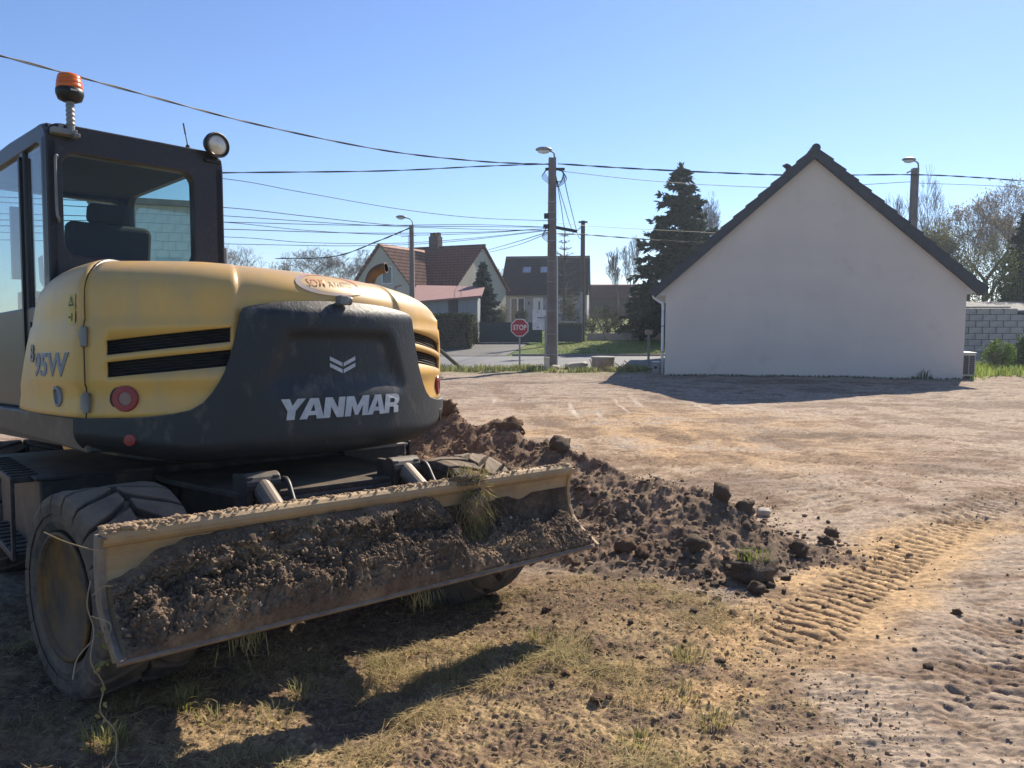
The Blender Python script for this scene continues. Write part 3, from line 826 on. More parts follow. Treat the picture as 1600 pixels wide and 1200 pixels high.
# dark sill along the left side, deck under the body
b = MB(); b.prism([(-1.02, 1.03), (-1.0, 1.208), (.55, 1.208), (1.25, 1.208), (1.25, 1.09)], -1.165, -1.05, 'yz')
b.build("side_sill", M['plastic'], EX, bev=.012, rz=RZ)
b = MB(); b.prism([(-1.02, 1.03), (-1.0, 1.208), (1.25, 1.208), (1.25, 1.06)], 1.05, 1.165, 'yz')
b.build("side_sill", M['plastic'], EX, bev=.012, rz=RZ)
b = MB(); b.prism([(math.sin(a) * 1.4, -math.cos(a) * 1.4) for a in np.linspace(-.8, .8, 12)] + [(1.08, 1.25), (-1.08, 1.25)], 1.0, 1.06, 'xy')
b.build("swing_deck", M['chassis'], EX, rz=RZ)
b = MB(); b.lathe([(.62, .86), (.62, .93), (.55, .94), (.55, 1.02)], n=40); b.build("slewing_ring", M['chassis'], EX, rz=RZ)
b = MB(); b.box(.02, 1.06, -.29, 1.15, 1.21, 1.80); b.build("right_cover", M['yellow'], EX, bev=.08, rz=RZ)
b = MB(); b.box(-.30, .26, -.4, .9, 1.06, 1.7); b.build("boom_foot", M['chassis'], EX, bev=.02, rz=RZ)
b = MB(); b.prism([(.8, 1.35), (.9, 1.72), (2.4, 1.95), (4.2, 1.30), (4.15, 1.08), (2.4, 1.58)], .06, .34, 'yz'); b.build("boom", M['yellow'], EX, bev=.02, rz=RZ)
b = MB(); b.prism([(4.35, 1.55), (4.05, 1.45), (3.95, .35), (4.12, .30)], .09, .31, 'yz'); b.build("dipper_arm", M['yellow'], EX, bev=.02, rz=RZ)
b = MB(); b.prism([(3.95, .45), (4.25, .35), (4.3, .0), (3.9, -.15), (3.5, -.12), (3.45, .1), (3.75, .12)], -.2, .6, 'yz'); b.build("bucket", M['chassis'], EX, bev=.02, rz=RZ)
# exhaust stack on the bonnet
b = MB(); ex = [(.80, -.72, 1.80), (.80, -.72, 1.99), (.805, -.725, 2.05), (.82, -.745, 2.10), (.848, -.79, 2.13), (.868, -.828, 2.135)]
M['void'] = mat("pipe_hollow_dark", (0.004, 0.004, 0.004), rough=1.0, spec=0.0)  # flat black disc colour standing in for the shaded inside of the pipe
M['rust'] = mat("rusty_pipe", (0.09, 0.055, 0.033), (0.17, 0.10, 0.05), rough=.6, scale=12)
b.tube(smooth_path(ex, 5), .034, 18, cap=False)
o = b.build("exhaust_pipe", M['rust'], EX, smooth=True, rz=RZ); solid(o, .006, 0)
d = (Vector(ex[-1]) - Vector(ex[-2])).normalized()
b = MB(); b.cyl(Vector(ex[-1]) - d * .006, Vector(ex[-1]) - d * .002, .0325, 18); b.build("pipe_mouth", M['void'], o)
b = MB(); b.tube(smooth_path([(.92, -.86, 1.80), (.92, -.86, 1.985), (.925, -.86, 2.0), (.96, -.88, 2.015)], 4), .007, 8); b.build("grab_rail", M['greymetal'], EX, rz=RZ)
# ---- cab
CAB = empty("cab"); CAB.parent = EX; CAB.rotation_euler.z = RZ
CL, CR, CRE, CFR, CT = -1.108, -0.062, -0.30, 1.32, 2.865
b = MB(); b.ring(rrect(CL, CR, 1.9, CT, .085), rrect(CL + .085, CR - .20, 2.115, 2.70, .075), CRE, CRE + .08, 'xz')
b.build("rear_frame", M['cabpaint'], CAB, bev=.012)
b = MB(); b.ring(rrect(CRE, CFR, 1.21, CT, .11), rrect(CRE + .10, CFR - .10, 1.83, CT - .095, .09), CL, CL + .06, 'yz')
b.box(CL + .004, CL + .055, .16, .25, 1.25, CT - .05)
b.build("side_frame", M['cabpaint'], CAB, bev=.012)
b = MB(); b.ring(rrect(CRE, CFR, 1.21, CT, .11), rrect(CRE + .14, CFR - .10, 1.86, CT - .075, .09), CR - .06, CR, 'yz')
b.build("side_frame", M['cabpaint'], CAB, bev=.012)
b = MB(); b.ring(rrect(CL + .01, CR - .01, 1.21, CT - .01, .085), rrect(CL + .08, CR - .08, 1.5, CT - .12, .075), CFR - .07, CFR, 'xz')
b.build("front_frame", M['cabpaint'], CAB, bev=.012)
# roof with a rounded rear shoulder
b = MB(); b.prism([(CRE + .004, CT - .13), (CRE + .004, CT - .07), (CRE + .05, CT + .0), (CRE + .13, CT + .012), (.5, CT + .03), (CFR - .15, CT + .02), (CFR - .02, CT - .05), (CFR - .02, CT - .08), (CRE + .1, CT - .04)], CL + .012, CR - .012, 'yz')
b.build("roof", M['cabpaint'], CAB, bev=.03)
b = MB(); b.box(CL + .065, CR - .065, CRE + .085, CFR - .075, CT - .085, CT - .065); b.build("dark_ceiling_sheet", M['seat'], CAB)  # black sheet added under the roof to keep the cab ceiling dark
b = MB(); b.box(CL + .06, CR - .06, CRE + .07, CFR - .07, 1.22, 1.30); b.box(CL + .07, CL + .27, .1, .9, 1.3, 1.78); b.box(-.36, -.16, .1, .9, 1.3, 1.78)
b.build("floor", M['black'], CAB)
for nm, m, (a, c, z0, z1), y in (("rear_window", 'rearglass', (CL + .075, CR - .19, 2.105, 2.71), CRE + .03), ("windscreen", 'greenglass', (CL + .07, CR - .07, 1.49, CT - .11), CFR - .03)):
    b = MB(); b.ring(rrect(a, c, z0, z1, .07), [((p[0] - (a + c) / 2) * 0 + (a + c) / 2, (z0 + z1) / 2) for p in rrect(a, c, z0, z1, .07)], y, y + .004, 'xz') if False else b.prism(rrect(a, c, z0, z1, .07), y, y + .004, 'xz')
    b.build(nm, M[m], CAB)
for nm, m, (y0, y1, z0, z1), x in (("quarter_window", 'sideglass', (CRE + .09, .165, 1.82, CT - .085), CL + .02), ("door_window", 'sideglass', (.245, CFR - .09, 1.82, CT - .085), CL + .02), ("right_window", 'greenglass', (CRE + .13, CFR - .09, 1.85, CT - .065), CR - .03)):
    b = MB(); b.prism(rrect(y0, y1, z0, z1, .06), x, x + .004, 'yz'); b.build(nm, M[m], CAB)
b = MB(); b.box(CL - .012, CL + .03, .185, .215, 1.3, CT - .12); b.build("door_seal", M['black'], CAB)
b = MB(); b.prism([(-.02, 1.45), (.02, 1.44), (.09, 1.72), (.06, 1.74)], CL - .012, CL + .01, 'yz'); b.build("door_rib", M['plastic'], CAB, bev=.004)
# seat
seat = empty("seat"); seat.parent = CAB
def cushion(name, pts, x0, x1):
    b = MB(); b.prism(pts, x0, x1, 'yz'); o = b.build(name, M['seat'], seat, bev=.05); o.modifiers["bevel"].segments = 4; return o
cushion("backrest", [(.22, 1.72), (.34, 1.74), (.22, 2.40), (.10, 2.38)], -.88, -.36)
cushion("headrest", [(.12, 2.38), (.21, 2.39), (.17, 2.52), (.09, 2.51)], -.76, -.52)
cushion("cushion", [(.22, 1.62), (.80, 1.66), (.80, 1.80), (.24, 1.76)], -.86, -.42)
b = MB(); b.tube(smooth_path([(-.40, .75, 1.75), (-.36, .72, 2.1), (-.40, .70, 2.32), (-.52, .70, 2.36)], 5), .014, 8); b.build("control_lever", M['black'], CAB)
b = MB(); b.box(-.92, -.84, 1.22, 1.26, 2.1, 2.62); b.box(-.9, -.6, 1.0, 1.2, 1.3, 2.0); b.build("console", M['black'], CAB)
b = MB(); b.box(-.44, -.41, .24, .245, 2.0, 2.35); b.build("paper_card", M['paper'], CAB) if False else None
b = MB(); b.prism([(-.10, 1.92), (.0, 1.98), (.02, 2.12), (-.06, 2.13)], CL + .03, CL + .034, 'yz'); b.build("paper_card", M['paper'], CAB)
# left rear hand rail, antenna, work lamp, beacon
b = MB(); b.tube(smooth_path([(CL + .06, CRE + .01, 2.66), (CL + .045, CRE - .04, 2.665), (CL + .035, CRE - .045, 2.63), (CL + .035, CRE - .045, 2.36), (CL + .045, CRE - .04, 2.31), (CL + .06, CRE + .01, 2.30)], 5), .0075, 10)
b.build("hand_rail", M['greymetal'], CAB, smooth=True)
b = MB(); b.tube([(-.28, CRE + .03, 2.80), (-.28, CRE + .03, 2.885)], [.03, .012], 10); b.tube([(-.28, CRE + .03, 2.87), (-.295, CRE + .03, 2.96)], [.004, .003], 6); b.tube([(-.294, CRE + .03, 2.95), (-.306, CRE + .03, 3.02)], .005, 6)
b.build("antenna", M['black'], CAB)
WL = empty("work_lamp"); WL.parent = CAB
lc = Vector((-.125, CRE - .05, 2.90)); ld = Vector((.30, -1.0, -.12)).normalized()
q = ld.to_track_quat('Z', 'Y').to_matrix()
def oriented(prof, sx=1.0, n=28):
    b = MB(); b.lathe(prof, n=n); b.v = [tuple(lc + q @ Vector((p[0] * sx, p[1], p[2]))) for p in b.v]; return b
oriented([(.02, -.07), (.06, -.045), (.078, -.01), (.080, .012), (.072, .018), (.068, .008)], 1.22).build("lamp_housing", M['black'], WL, smooth=True)
oriented([(.069, .006), (.05, .012), (0, .016)], 1.22).build("lamp_lens", M['lampglass'], WL, smooth=True)
b = MB(); b.bar((-.13, CRE + .03, 2.80), (-.13, CRE - .01, 2.88), .03, .03); b.box(-.19, -.08, CRE - .02, CRE + .03, 2.79, 2.815); b.build("lamp_bracket", M['black'], WL, bev=.005)
BE = empty("beacon"); BE.parent = CAB
bx, by = -.985, CRE - .035; BZ = -.175
b = MB(); b.lathe([(.03, 3.155), (.062, 3.17), (.073, 3.20), (.073, 3.225), (.066, 3.23)], (bx, by, BZ), n=32); b.build("beacon_base", M['black'], BE, smooth=True)
b = MB(); b.lathe([(.066, 3.226), (.070, 3.236), (.069, 3.25), (.066, 3.252), (.068, 3.262), (.066, 3.275), (.063, 3.278), (.064, 3.288), (.058, 3.305), (.04, 3.315), (0, 3.318)], (bx, by, BZ), n=32); b.build("beacon_lens", M['amber'], BE, smooth=True)
b = MB(); b.box(bx - .016, bx + .016, by - .0745, by - .07, 3.205 + BZ, 3.214 + BZ); b.build("maker_plate", M['paper'], BE)
b = MB(); z = 2.845; prof = [(.016, z)]
for k in range(5): prof += [(.024, z + .006), (.024, z + .016), (.018, z + .020)]; z += .026
prof += [(.024, z), (.026, 3.16 + BZ)]
b.lathe(prof, (bx, by, 0), n=14)
b.build("flexible_stalk", M['greymetal'], BE, smooth=True)
b = MB(); b.box(bx - .10, bx + .03, by - .02, by + .05, 2.79, 2.825); b.box(bx + .0, bx + .035, by - .05, by + .0, 2.775, 2.80); b.cyl((bx - .05, by, 2.82), (bx - .05, by, 2.845), .014, 8)
b.lathe([(.022, 2.80), (.022, 2.85)], (bx, by, 0), n=12)
b.build("beacon_bracket", M['greymetal'], BE, bev=.005)

# ---- undercarriage
b = MB(); b.box(-.46, .46, -1.75, 1.7, .52, .80); b.box(-.62, .62, -.62, .62, .55, .87); b.build("chassis_frame", M['chassis'], EX, bev=.015)
b = MB(); b.prism([(-.50, -1.74), (.50, -1.74), (.62, -.9), (.62, -.3), (-.62, -.3), (-.62, -.9)], .80, .83, 'xy'); b.build("deck_plate", M['chassis'], EX, bev=.004)
for sg in (-1, 1):
    TB = empty("toolbox"); TB.parent = EX
    x0, x1 = (-1.2, -.62) if sg < 0 else (.62, 1.12)
    b = MB(); b.box(x0, x1, -.68, .72, .38, .86); b.build("box_body", M['chassis'], TB, bev=.012)
    b = MB(); b.box(x0 - .02, x1 + .01, -.70, .74, .86, .875); b.build("lid", M['greymetal'] if sg > 0 else M['chassis'], TB, bev=.003)
    b = MB()
    xs = x0 - .12 if sg < 0 else x1 + .12
    for z in (.42, .84):
        b.box(min(xs, xs - sg * .16), max(xs, xs - sg * .16), -.55, .55, z, z + .035)
        for k in range(9): b.box(min(xs, xs - sg * .15) + .01, max(xs, xs - sg * .15) - .01, -.52 + k * .12, -.50 + k * .12, z + .035, z + .045)
    b.box(min(xs, xs - sg * .02), max(xs, xs - sg * .02), -.57, -.53, .42, .87)
    b.build("step", M['chassis'], TB, bev=.004)
# perforated step at the right rear of the upper body
b = MB(); b.box(.70, 1.02, -.95, -.72, .95, .965)
for i in range(7):
    for j in range(4): b.lathe([(.012, .965), (.012, .972), (.007, .972)], (.74 + i * .04, -.92 + j * .055, 0), n=6)
b.box(.70, 1.02, -.72, -.71, .86, .965)
b.build("tread_plate", M['greymetal'], EX)
TR, TW = .475, .45
def tyre_mesh():
    b = MB(); w = TW / 2
    prof = [(.285, -w * .80), (.30, -w * .93), (.34, -w * 1.0), (.395, -w * 1.0), (.412, -w * .93), (.422, -w * .80), (.425, -w * .4), (.426, 0)]
    prof = prof + [(r, -h) for r, h in prof[-2::-1]]
    b.lathe(prof, axis='x', n=64)
    nl = 20
    for k in range(nl):
        for sg in (-1, 1):
            a0 = 2 * math.pi * (k + (.5 if sg > 0 else 0)) / nl
            secs = []
            for t in (0, .35, .7, .92, 1.0):
                x = sg * (.012 + t * (w * .99)); tw = a0 + .30 * t ** .8
                hw = (.050 if t < .1 else .058 + .020 * t) / TR
                top = TR - .004 if t < .8 else (TR - .014 if t < .95 else TR - .055)
                bot = .415 if t < .8 else .395
                if t == 1.0: bot = .37
                if t == 1.0: x = sg * (w * 1.03)
                secs.append([(x, tw - hw, bot), (x, tw - hw * .85, top), (x, tw + hw * .85, top), (x, tw + hw, bot)])
            v = [(x, r * math.cos(a), r * math.sin(a)) for s in secs for (x, a, r) in s]; f = []
            for i in range(len(secs) - 1):
                for q in range(4): f.append((i * 4 + q, i * 4 + (q + 1) % 4, i * 4 + 4 + (q + 1) % 4, i * 4 + 4 + q))
            f += [(0, 3, 2, 1), (len(secs) * 4 - 4, len(secs) * 4 - 3, len(secs) * 4 - 2, len(secs) * 4 - 1)]
            b.add(v, f)
    return b
def wheel(l, y, z, steer, first=None):
    W = empty("wheel"); W.parent = EX; W.location = (l, y, z); W.rotation_euler = (0, 0, steer + (math.pi if l > 0 else 0))
    if first is None:
        ty = tyre_mesh().build("tyre", M['rubber'], W); bevel(ty, .008, 2, .5)
        b = MB(); b.lathe([(.287, -.205), (.292, -.222), (.275, -.224), (.262, -.20), (.262, -.145), (.243, -.135), (.240, -.07), (.250, -.06), (.250, -.01), (.232, .0), (.228, .04), (.20, .05), (.16, .035), (.15, -.04), (.12, -.055), (0, -.06)], axis='x', n=48)
        b.lathe([(.30, .205), (.285, .21), (.27, .1), (.262, .0)], axis='x', n=48)
        rm = b.build("rim", M['rim'], W, smooth=True)
        for k in range(10):
            a = 2 * math.pi * k / 10; b = MB(); b.cyl((.01, .20 * math.cos(a), .20 * math.sin(a)), (.055, .20 * math.cos(a), .20 * math.sin(a)), .016, 6); b.build("wheel_nut", M['greymetal'], rm)
    else:
        for ch in first.children:
            copytree(ch, W)
    return W
w0 = wheel(-1.05, -1.5, .442, .16)
wheel(1.03, -1.42, .385, .16, w0); wheel(-1.0, 1.15, .46, 0, w0); wheel(1.0, 1.15, .46, 0, w0)
for y in (-1.42, 1.15):
    b = MB(); b.tube([(-.95, y, .455), (-.4, y, .45), (-.2, y, .44), (.2, y, .43), (.4, y, .42), (.95, y, .40)], [.09, .10, .17, .17, .10, .09], 16); b.build("axle", M['chassis'], EX, smooth=True)
# dozer blade
BL = empty("dozer_blade"); BL.parent = EX
HW = 1.2545
face = [(-2.262, .834), (-2.236, .80), (-2.222, .75), (-2.216, .69), (-2.225, .62), (-2.252, .56), (-2.30, .51), (-2.37, .465), (-2.455, .42)]
back = [(-2.43, .395), (-2.35, .43), (-2.27, .475), (-2.205, .535), (-2.178, .61), (-2.17, .69), (-2.175, .76), (-2.185, .80), (-2.19, .83)]
b = MB(); b.prism(face + back, -HW, HW, 'yz'); b.build("mouldboard", M['bladesteel'], BL, bev=.006)
b = MB(); b.tube([(-HW, -2.225, .825), (HW, -2.225, .825)], .040, 14); b.build("top_rail", M['bladesteel'], BL, smooth=False)
for x in (-HW, HW):
    b = MB(); b.prism([(p[0] - .012, p[1]) for p in face] + [(p[0] + .03, p[1]) for p in back], x - .012, x + .012, 'yz'); b.build("end_plate", M['edge'] if x < 0 else M['bladesteel'], BL, bev=.004)
b = MB(); b.prism([(-2.464, .408), (-2.452, .420), (-2.43, .405), (-2.442, .392)], -HW - .01, HW + .01, 'yz'); b.build("cutting_edge", M['edge'], BL, bev=.003)
for sg in (-1, 1):
    b = MB(); b.prism([(-1.6, .42), (-1.6, .60), (-2.19, .66), (-2.19, .48)], sg * .42 - .05, sg * .42 + .05, 'yz'); b.build("lift_arm", M['chassis'], BL, bev=.01)
    cy = empty("lift_cylinder"); cy.parent = BL
    a, c = Vector((sg * .42, -1.72, .875)), Vector((sg * .42, -2.19, .62))
    d = (c - a).normalized()
    b = MB(); b.cyl(a, a + d * .34, .05, 18); b.cyl(a + d * .32, a + d * .35, .056, 18); b.build("barrel", M['chrome'], cy, smooth=False, bev=.006)
    b = MB(); b.cyl(a + d * .36, c, .032, 14); b.build("rod", M['chrome'], cy)
    b = MB(); b.cyl(a - Vector((.09, 0, 0)), a + Vector((.09, 0, 0)), .06, 18); b.box(a.x - .085, a.x - .05, a.y - .05, a.y + .14, .70, .92); b.box(a.x + .05, a.x + .085, a.y - .05, a.y + .14, .70, .92); b.build("clevis", M['chassis'], cy, bev=.006)
    b = MB(); b.tube(smooth_path([a + Vector((.1, .05, -.02)), a + Vector((.11, -.06, .02)), a + Vector((.10, -.16, -.06)), a + Vector((.07, -.30, -.18))], 5), .014, 8); b.build("hose", M['black'], cy, smooth=True)

# ---- soil stuck to the blade, a clump of turf and hanging roots
def blade_profile(t):
    f = np.array(face[::-1]); s = np.concatenate([[0], np.cumsum(np.hypot(*np.diff(f, axis=0).T))]); s /= s[-1]
    y = np.interp(t, s, f[:, 0]); z = np.interp(t, s, f[:, 1]); e = 1e-3
    dy = np.interp(np.clip(t + e, 0, 1), s, f[:, 0]) - np.interp(np.clip(t - e, 0, 1), s, f[:, 0])
    dz = np.interp(np.clip(t + e, 0, 1), s, f[:, 1]) - np.interp(np.clip(t - e, 0, 1), s, f[:, 1])
    n = np.hypot(dy, dz) + 1e-9
    return y, z, -dz / n, dy / n      # outward normal (towards the camera, up)
def build_load():
    nu, nv = 560, 190
    l = np.linspace(-HW + .02, HW - .02, nu); t = np.linspace(0.0, .97, nv)
    L, T = np.meshgrid(l, t); L, T = L.ravel(), T.ravel()
    # height of the soil edge along the blade (fraction of the face)
    kl = [-1.26, -1.15, -.95, -.6, -.3, 0.0, .22, .32, .36, .44, .55, .66, .72, .82, .95, 1.05, 1.14, 1.26]
    kv = [.58, .72, .88, .93, .91, .92, .93, .84, .55, .40, .40, .50, .60, .55, .40, .45, .58, .42]
    top = np.interp(L, kl, kv) + .05 * fbm(L * 5, L * 0 + 3, 3, seed=7)
    thick0 = np.interp(L, kl, [.04, .07, .085, .10, .10, .105, .11, .10, .06, .03, .03, .045, .055, .05, .04, .045, .045, .03])
    edge = sstep(0, .09, top - T)
    body = thick0 * np.clip(edge, 0, 1) ** .45 * (0.55 + .9 * (1 - T)) * np.sqrt(np.clip(T / .22, 0, 1))
    Lw = L + .035 * fbm(L * 7, T * 4, 2, seed=9); Tw = T + .05 * fbm(L * 6, T * 4, 2, seed=10)
    grain = .040 * fbm(Lw * 3.6, Tw * 2.2, 2, .6, seed=11) + .021 * fbm(Lw * 11, Tw * 6.2, 3, .7, seed=13) + .014 * billow(Lw * 21, Tw * 12, 2, .6, seed=15) + .008 * fbm(Lw * 60, Tw * 33, 3, .7, seed=17)
    streak = .012 * fbm(L * 16, T * 1.5, 2, seed=19) * (L > .3)
    th = body + (grain * np.clip(thick0 * 14, .35, 1) + streak) * edge * np.clip(.3 + T / .12, 0, 1)
    th = np.where(edge <= 0, -.012, np.maximum(th, -.002))
    th = th * sstep(-.02, .03, T + .0)
    film = .006 + .004 * fbm(L * 20, T * 12, 3, seed=23)
    smear = ((L > .30) & (T < .80 - .1 * np.abs(pn(L * 4, T * 0, 3)))) & (T < .78)
    th = np.where(smear, np.maximum(th, film), th)
    y, z, ny, nz = blade_profile(T)
    V = np.stack([L, y + ny * th, z + nz * th], -1)
    me = npmesh("blade_soil", V, gridfaces(nv, nu))
    n1 = fbm(L * 3, T * 2.4, 4, .6, seed=27); n2 = fbm(L * 22, T * 14, 3, .6, seed=29)
    c = np.array([.115, .083, .06]) + (np.array([.20, .142, .097]) - np.array([.115, .083, .06])) * sstep(-.3, .6, n1 + .4 * n2)[:, None]
    c = c + (np.array([.33, .225, .12]) - c) * (sstep(.62, .95, n1 + .25 * n2))[:, None]
    c = np.where(smear[:, None] & (th < .012)[:, None], c * .55, c)
    vcol(me, "soil", c)
    o = link("blade_soil", me, vmat("clinging_soil", "soil", rough=.95, nscale=60, amt=.35, bump=.5, bscale=200, dist=.008), smooth=True)
    o.matrix_world = UNDER
    tag(o, "thick layer of dark crumbly soil stuck to the dozer blade", "soil")
    # loose crumbs clinging to it
    ok = np.where((th > .02) & (T > .02))[0]; n = 14000; i = rng.choice(ok, n); bm = bmesh.new(); bmesh.ops.create_icosphere(bm, subdivisions=1, radius=1)
    V0 = np.array([v.co[:] for v in bm.verts]); F0 = np.array([[v.index for v in f.verts] for f in bm.faces]); bm.free()
    s = .0016 * (6 ** (rng.random(n) ** 3.4)); k = 1 + .4 * rng.normal(size=(n, len(V0))).clip(-1.2, 1.2)
    P = V[i] + rng.normal(0, .004, (n, 3)); W = V0[None] * k[:, :, None] * s[:, None, None] * rng.uniform(.7, 1.3, (n, 1, 3)) + P[:, None]
    me = npmesh("blade_crumbs", W.reshape(-1, 3), (F0[None] + (np.arange(n) * len(V0))[:, None, None]).reshape(-1, 3))
    t = rng.random(n)[:, None]; cc = np.array([.10, .072, .052]) + (np.array([.25, .175, .115]) - np.array([.10, .072, .052])) * t
    cc = np.where(rng.random((n, 1)) < .012, np.array([[.45, .42, .36]]), cc); vcol(me, "soil", np.repeat(cc, len(V0), 0))
    o = link("blade_crumbs", me, vmat("clinging_crumbs", "soil", rough=.95, nscale=60, amt=.2, bump=.3)); o.matrix_world = UNDER
    tag(o, "loose crumbs of soil clinging to the earth on the dozer blade", "soil", kind="stuff")
build_load()
def crumbs_on_rail():
    b = MB(); r = random.Random(4); ico = [(0, 0, 1), (.9, 0, .4), (.28, .85, .4), (-.72, .53, .4), (-.72, -.53, .4), (.28, -.85, .4), (.72, .53, -.4), (-.28, .85, -.4), (-.9, 0, -.4), (-.28, -.85, -.4), (.72, -.53, -.4), (0, 0, -1)]
    fc = [(0, 1, 2), (0, 2, 3), (0, 3, 4), (0, 4, 5), (0, 5, 1), (1, 6, 2), (2, 7, 3), (3, 8, 4), (4, 9, 5), (5, 10, 1), (6, 7, 2), (7, 8, 3), (8, 9, 4), (9, 10, 5), (10, 6, 1), (11, 7, 6), (11, 8, 7), (11, 9, 8), (11, 10, 9), (11, 6, 10)]
    for i in range(1800):
        l = r.uniform(-HW, HW); dens = .35 + .65 * (math.sin(l * 9) * math.sin(l * 4 + 1) > .1) + (l < -.95) * .6
        if r.random() > dens: continue
        s = r.uniform(.0025, .0065) * (1 + (r.random() < .08) * 1.2 + (l < -.95) * 1.2 * r.random()); a = r.gauss(0.1, .45)
        c = (l, -2.225 + .041 * math.sin(a) - .004, .825 + .041 * math.cos(a))
        b.add([(c[0] + p[0] * s * r.uniform(.7, 1.5), c[1] + p[1] * s * r.uniform(.7, 1.3), c[2] + p[2] * s * .8) for p in ico], fc)
    me = pymesh("rail_crumbs", b.v, b.f); o = link("rail_crumbs", me, M['crumb']); o.matrix_world = UNDER
    tag(o, "crumbs of dry earth lying along the top rail of the blade", "soil", kind="stuff")
M['crumb'] = mat("crumbs", (0.22, 0.15, 0.095), (0.40, 0.28, 0.17), rough=.95, scale=14, bump=.3, bscale=90)
crumbs_on_rail()
# ------------------------------------------------------------------ generators for plants and clods
def blades_geo(P, H, W, lean, az, C, bend=0.6):
    n = len(P); d = np.stack([np.cos(az), np.sin(az), 0 * az], -1); s = np.stack([-np.sin(az), np.cos(az), 0 * az], -1)
    up = np.array([0, 0, 1.0])
    mid = P + up * (H * .6)[:, None] + d * (lean * H * .3)[:, None]
    tip = P + up * (H * (1 - bend * np.clip(lean, 0, 1.2) * .45))[:, None] + d * (lean * H)[:, None]
    w = s * (W / 2)[:, None]
    V = np.stack([P - w, P + w, mid - w * .75, mid + w * .75, tip], 1).reshape(-1, 3)
    b = (np.arange(n) * 5)[:, None, None]
    F = (np.array([[0, 1, 3], [0, 3, 2], [2, 3, 4]])[None] + b).reshape(-1, 3)
    return V, F, np.repeat(C, 5, 0)
def leaves_geo(P, L, W, D, U, C):
    """one diamond leaf per point: D direction, U side vector"""
    n = len(P)
    V = np.stack([P, P + D * (L * .5)[:, None] + U * (W / 2)[:, None], P + D * L[:, None], P + D * (L * .5)[:, None] - U * (W / 2)[:, None]], 1).reshape(-1, 3)
    F = (np.array([[0, 1, 2], [0, 2, 3]])[None] + (np.arange(n) * 4)[:, None, None]).reshape(-1, 3)
    return V, F, np.repeat(C, 4, 0)
def runit(n, r=rng):
    v = r.normal(size=(n, 3)); return v / np.linalg.norm(v, axis=1)[:, None]
def perp(D, r=rng):
    u = np.cross(D, runit(len(D), r)); return u / (np.linalg.norm(u, axis=1)[:, None] + 1e-9)
def seg_geo(A, B, ra, rb, n=3):
    A = np.asarray(A, float); B = np.asarray(B, float); D = B - A; D /= np.linalg.norm(D, axis=1)[:, None] + 1e-9
    ref = np.where(np.abs(D[:, 2:3]) > .9, np.array([[1., 0, 0]]), np.array([[0, 0, 1.]]))
    X = np.cross(D, ref); X /= np.linalg.norm(X, axis=1)[:, None]; Y = np.cross(D, X)
    a = 2 * np.pi * np.arange(n) / n
    ring = X[:, None] * np.cos(a)[None, :, None] + Y[:, None] * np.sin(a)[None, :, None]
    V = np.concatenate([A[:, None] + ring * np.asarray(ra)[:, None, None], B[:, None] + ring * np.asarray(rb)[:, None, None]], 1).reshape(-1, 3)
    k = np.arange(n); F = np.stack([k, (k + 1) % n, n + (k + 1) % n, n + k], -1)[None] + (np.arange(len(A)) * 2 * n)[:, None, None]
    return V, F.reshape(-1, 4)
M['blade'] = vmat("grass_blades", "soil", rough=.8, nscale=4, amt=.15, bump=0, transl=.35)
M['leaf'] = vmat("foliage", "soil", rough=.75, nscale=1.5, amt=.25, bump=0, transl=.25)
def cmix(a, b, t): a = np.array(a); b = np.array(b); return a + (b - a) * np.asarray(t)[:, None]

# ------------------------------------------------------------------ clods of earth
_ic = {}
def ico(sub):
    if sub not in _ic:
        bm = bmesh.new(); bmesh.ops.create_icosphere(bm, subdivisions=sub, radius=1)
        _ic[sub] = (np.array([v.co[:] for v in bm.verts]), np.array([[v.index for v in f.verts] for f in bm.faces])); bm.free()
    return _ic[sub]
def clod_shape(sub, seed):
    V, F = ico(sub); r = np.random.default_rng(seed)
    k = 1 + .42 * pn(V[:, 0] * 1.2 + seed, V[:, 1] * 1.2 + V[:, 2] * 1.7, seed) + .30 * pn(V[:, 0] * 2.7 + 3, V[:, 2] * 2.7 + V[:, 1] * 1.3, seed + 1) + .13 * pn(V[:, 1] * 5, V[:, 2] * 5 + V[:, 0] * 4, seed + 2) + .10 * pn(V[:, 1] * 9 + V[:, 0] * 5, V[:, 2] * 9 - V[:, 0] * 4, seed + 3)
    # a few broken faces
    for i in range(3):
        n = r.normal(size=3); n /= np.linalg.norm(n); d = .74 + .2 * r.random()
        s = (V * k[:, None]) @ n; k = np.where(s > d, k * d / np.maximum(s, 1e-6), k)
    return V * k[:, None] * np.array([1.0, .85, .75]), F
M['clod'] = mat("earth_clod", (0.14, 0.098, 0.066), (0.23, 0.16, 0.104), rough=.95, scale=9, bump=.9, bscale=14, bdist=.06)
M['clod2'] = mat("red_earth_clod", (0.19, 0.105, 0.06), (0.27, 0.165, 0.095), rough=.95, scale=9, bump=.9, bscale=14, bdist=.06)
M['stone'] = mat("pale_stone", (0.42, 0.37, 0.30), (0.30, 0.26, 0.21), rough=.85, scale=8, bump=.2, bscale=50)
CLODM = []
for i in range(8):
    V, F = clod_shape(3, i + 1); me = npmesh("dirt_clod", V, F); me.materials.append(M['clod2'] if i in (2, 5) else M['clod'])
    me.polygons.foreach_set("use_smooth", np.ones(len(me.polygons), bool)); CLODM.append(me)
STONEM = CLODM[3].copy(); STONEM.materials.clear(); STONEM.materials.append(M['stone'])
def hz(x, y): return float(height(np.array([x]), np.array([y]))[0])
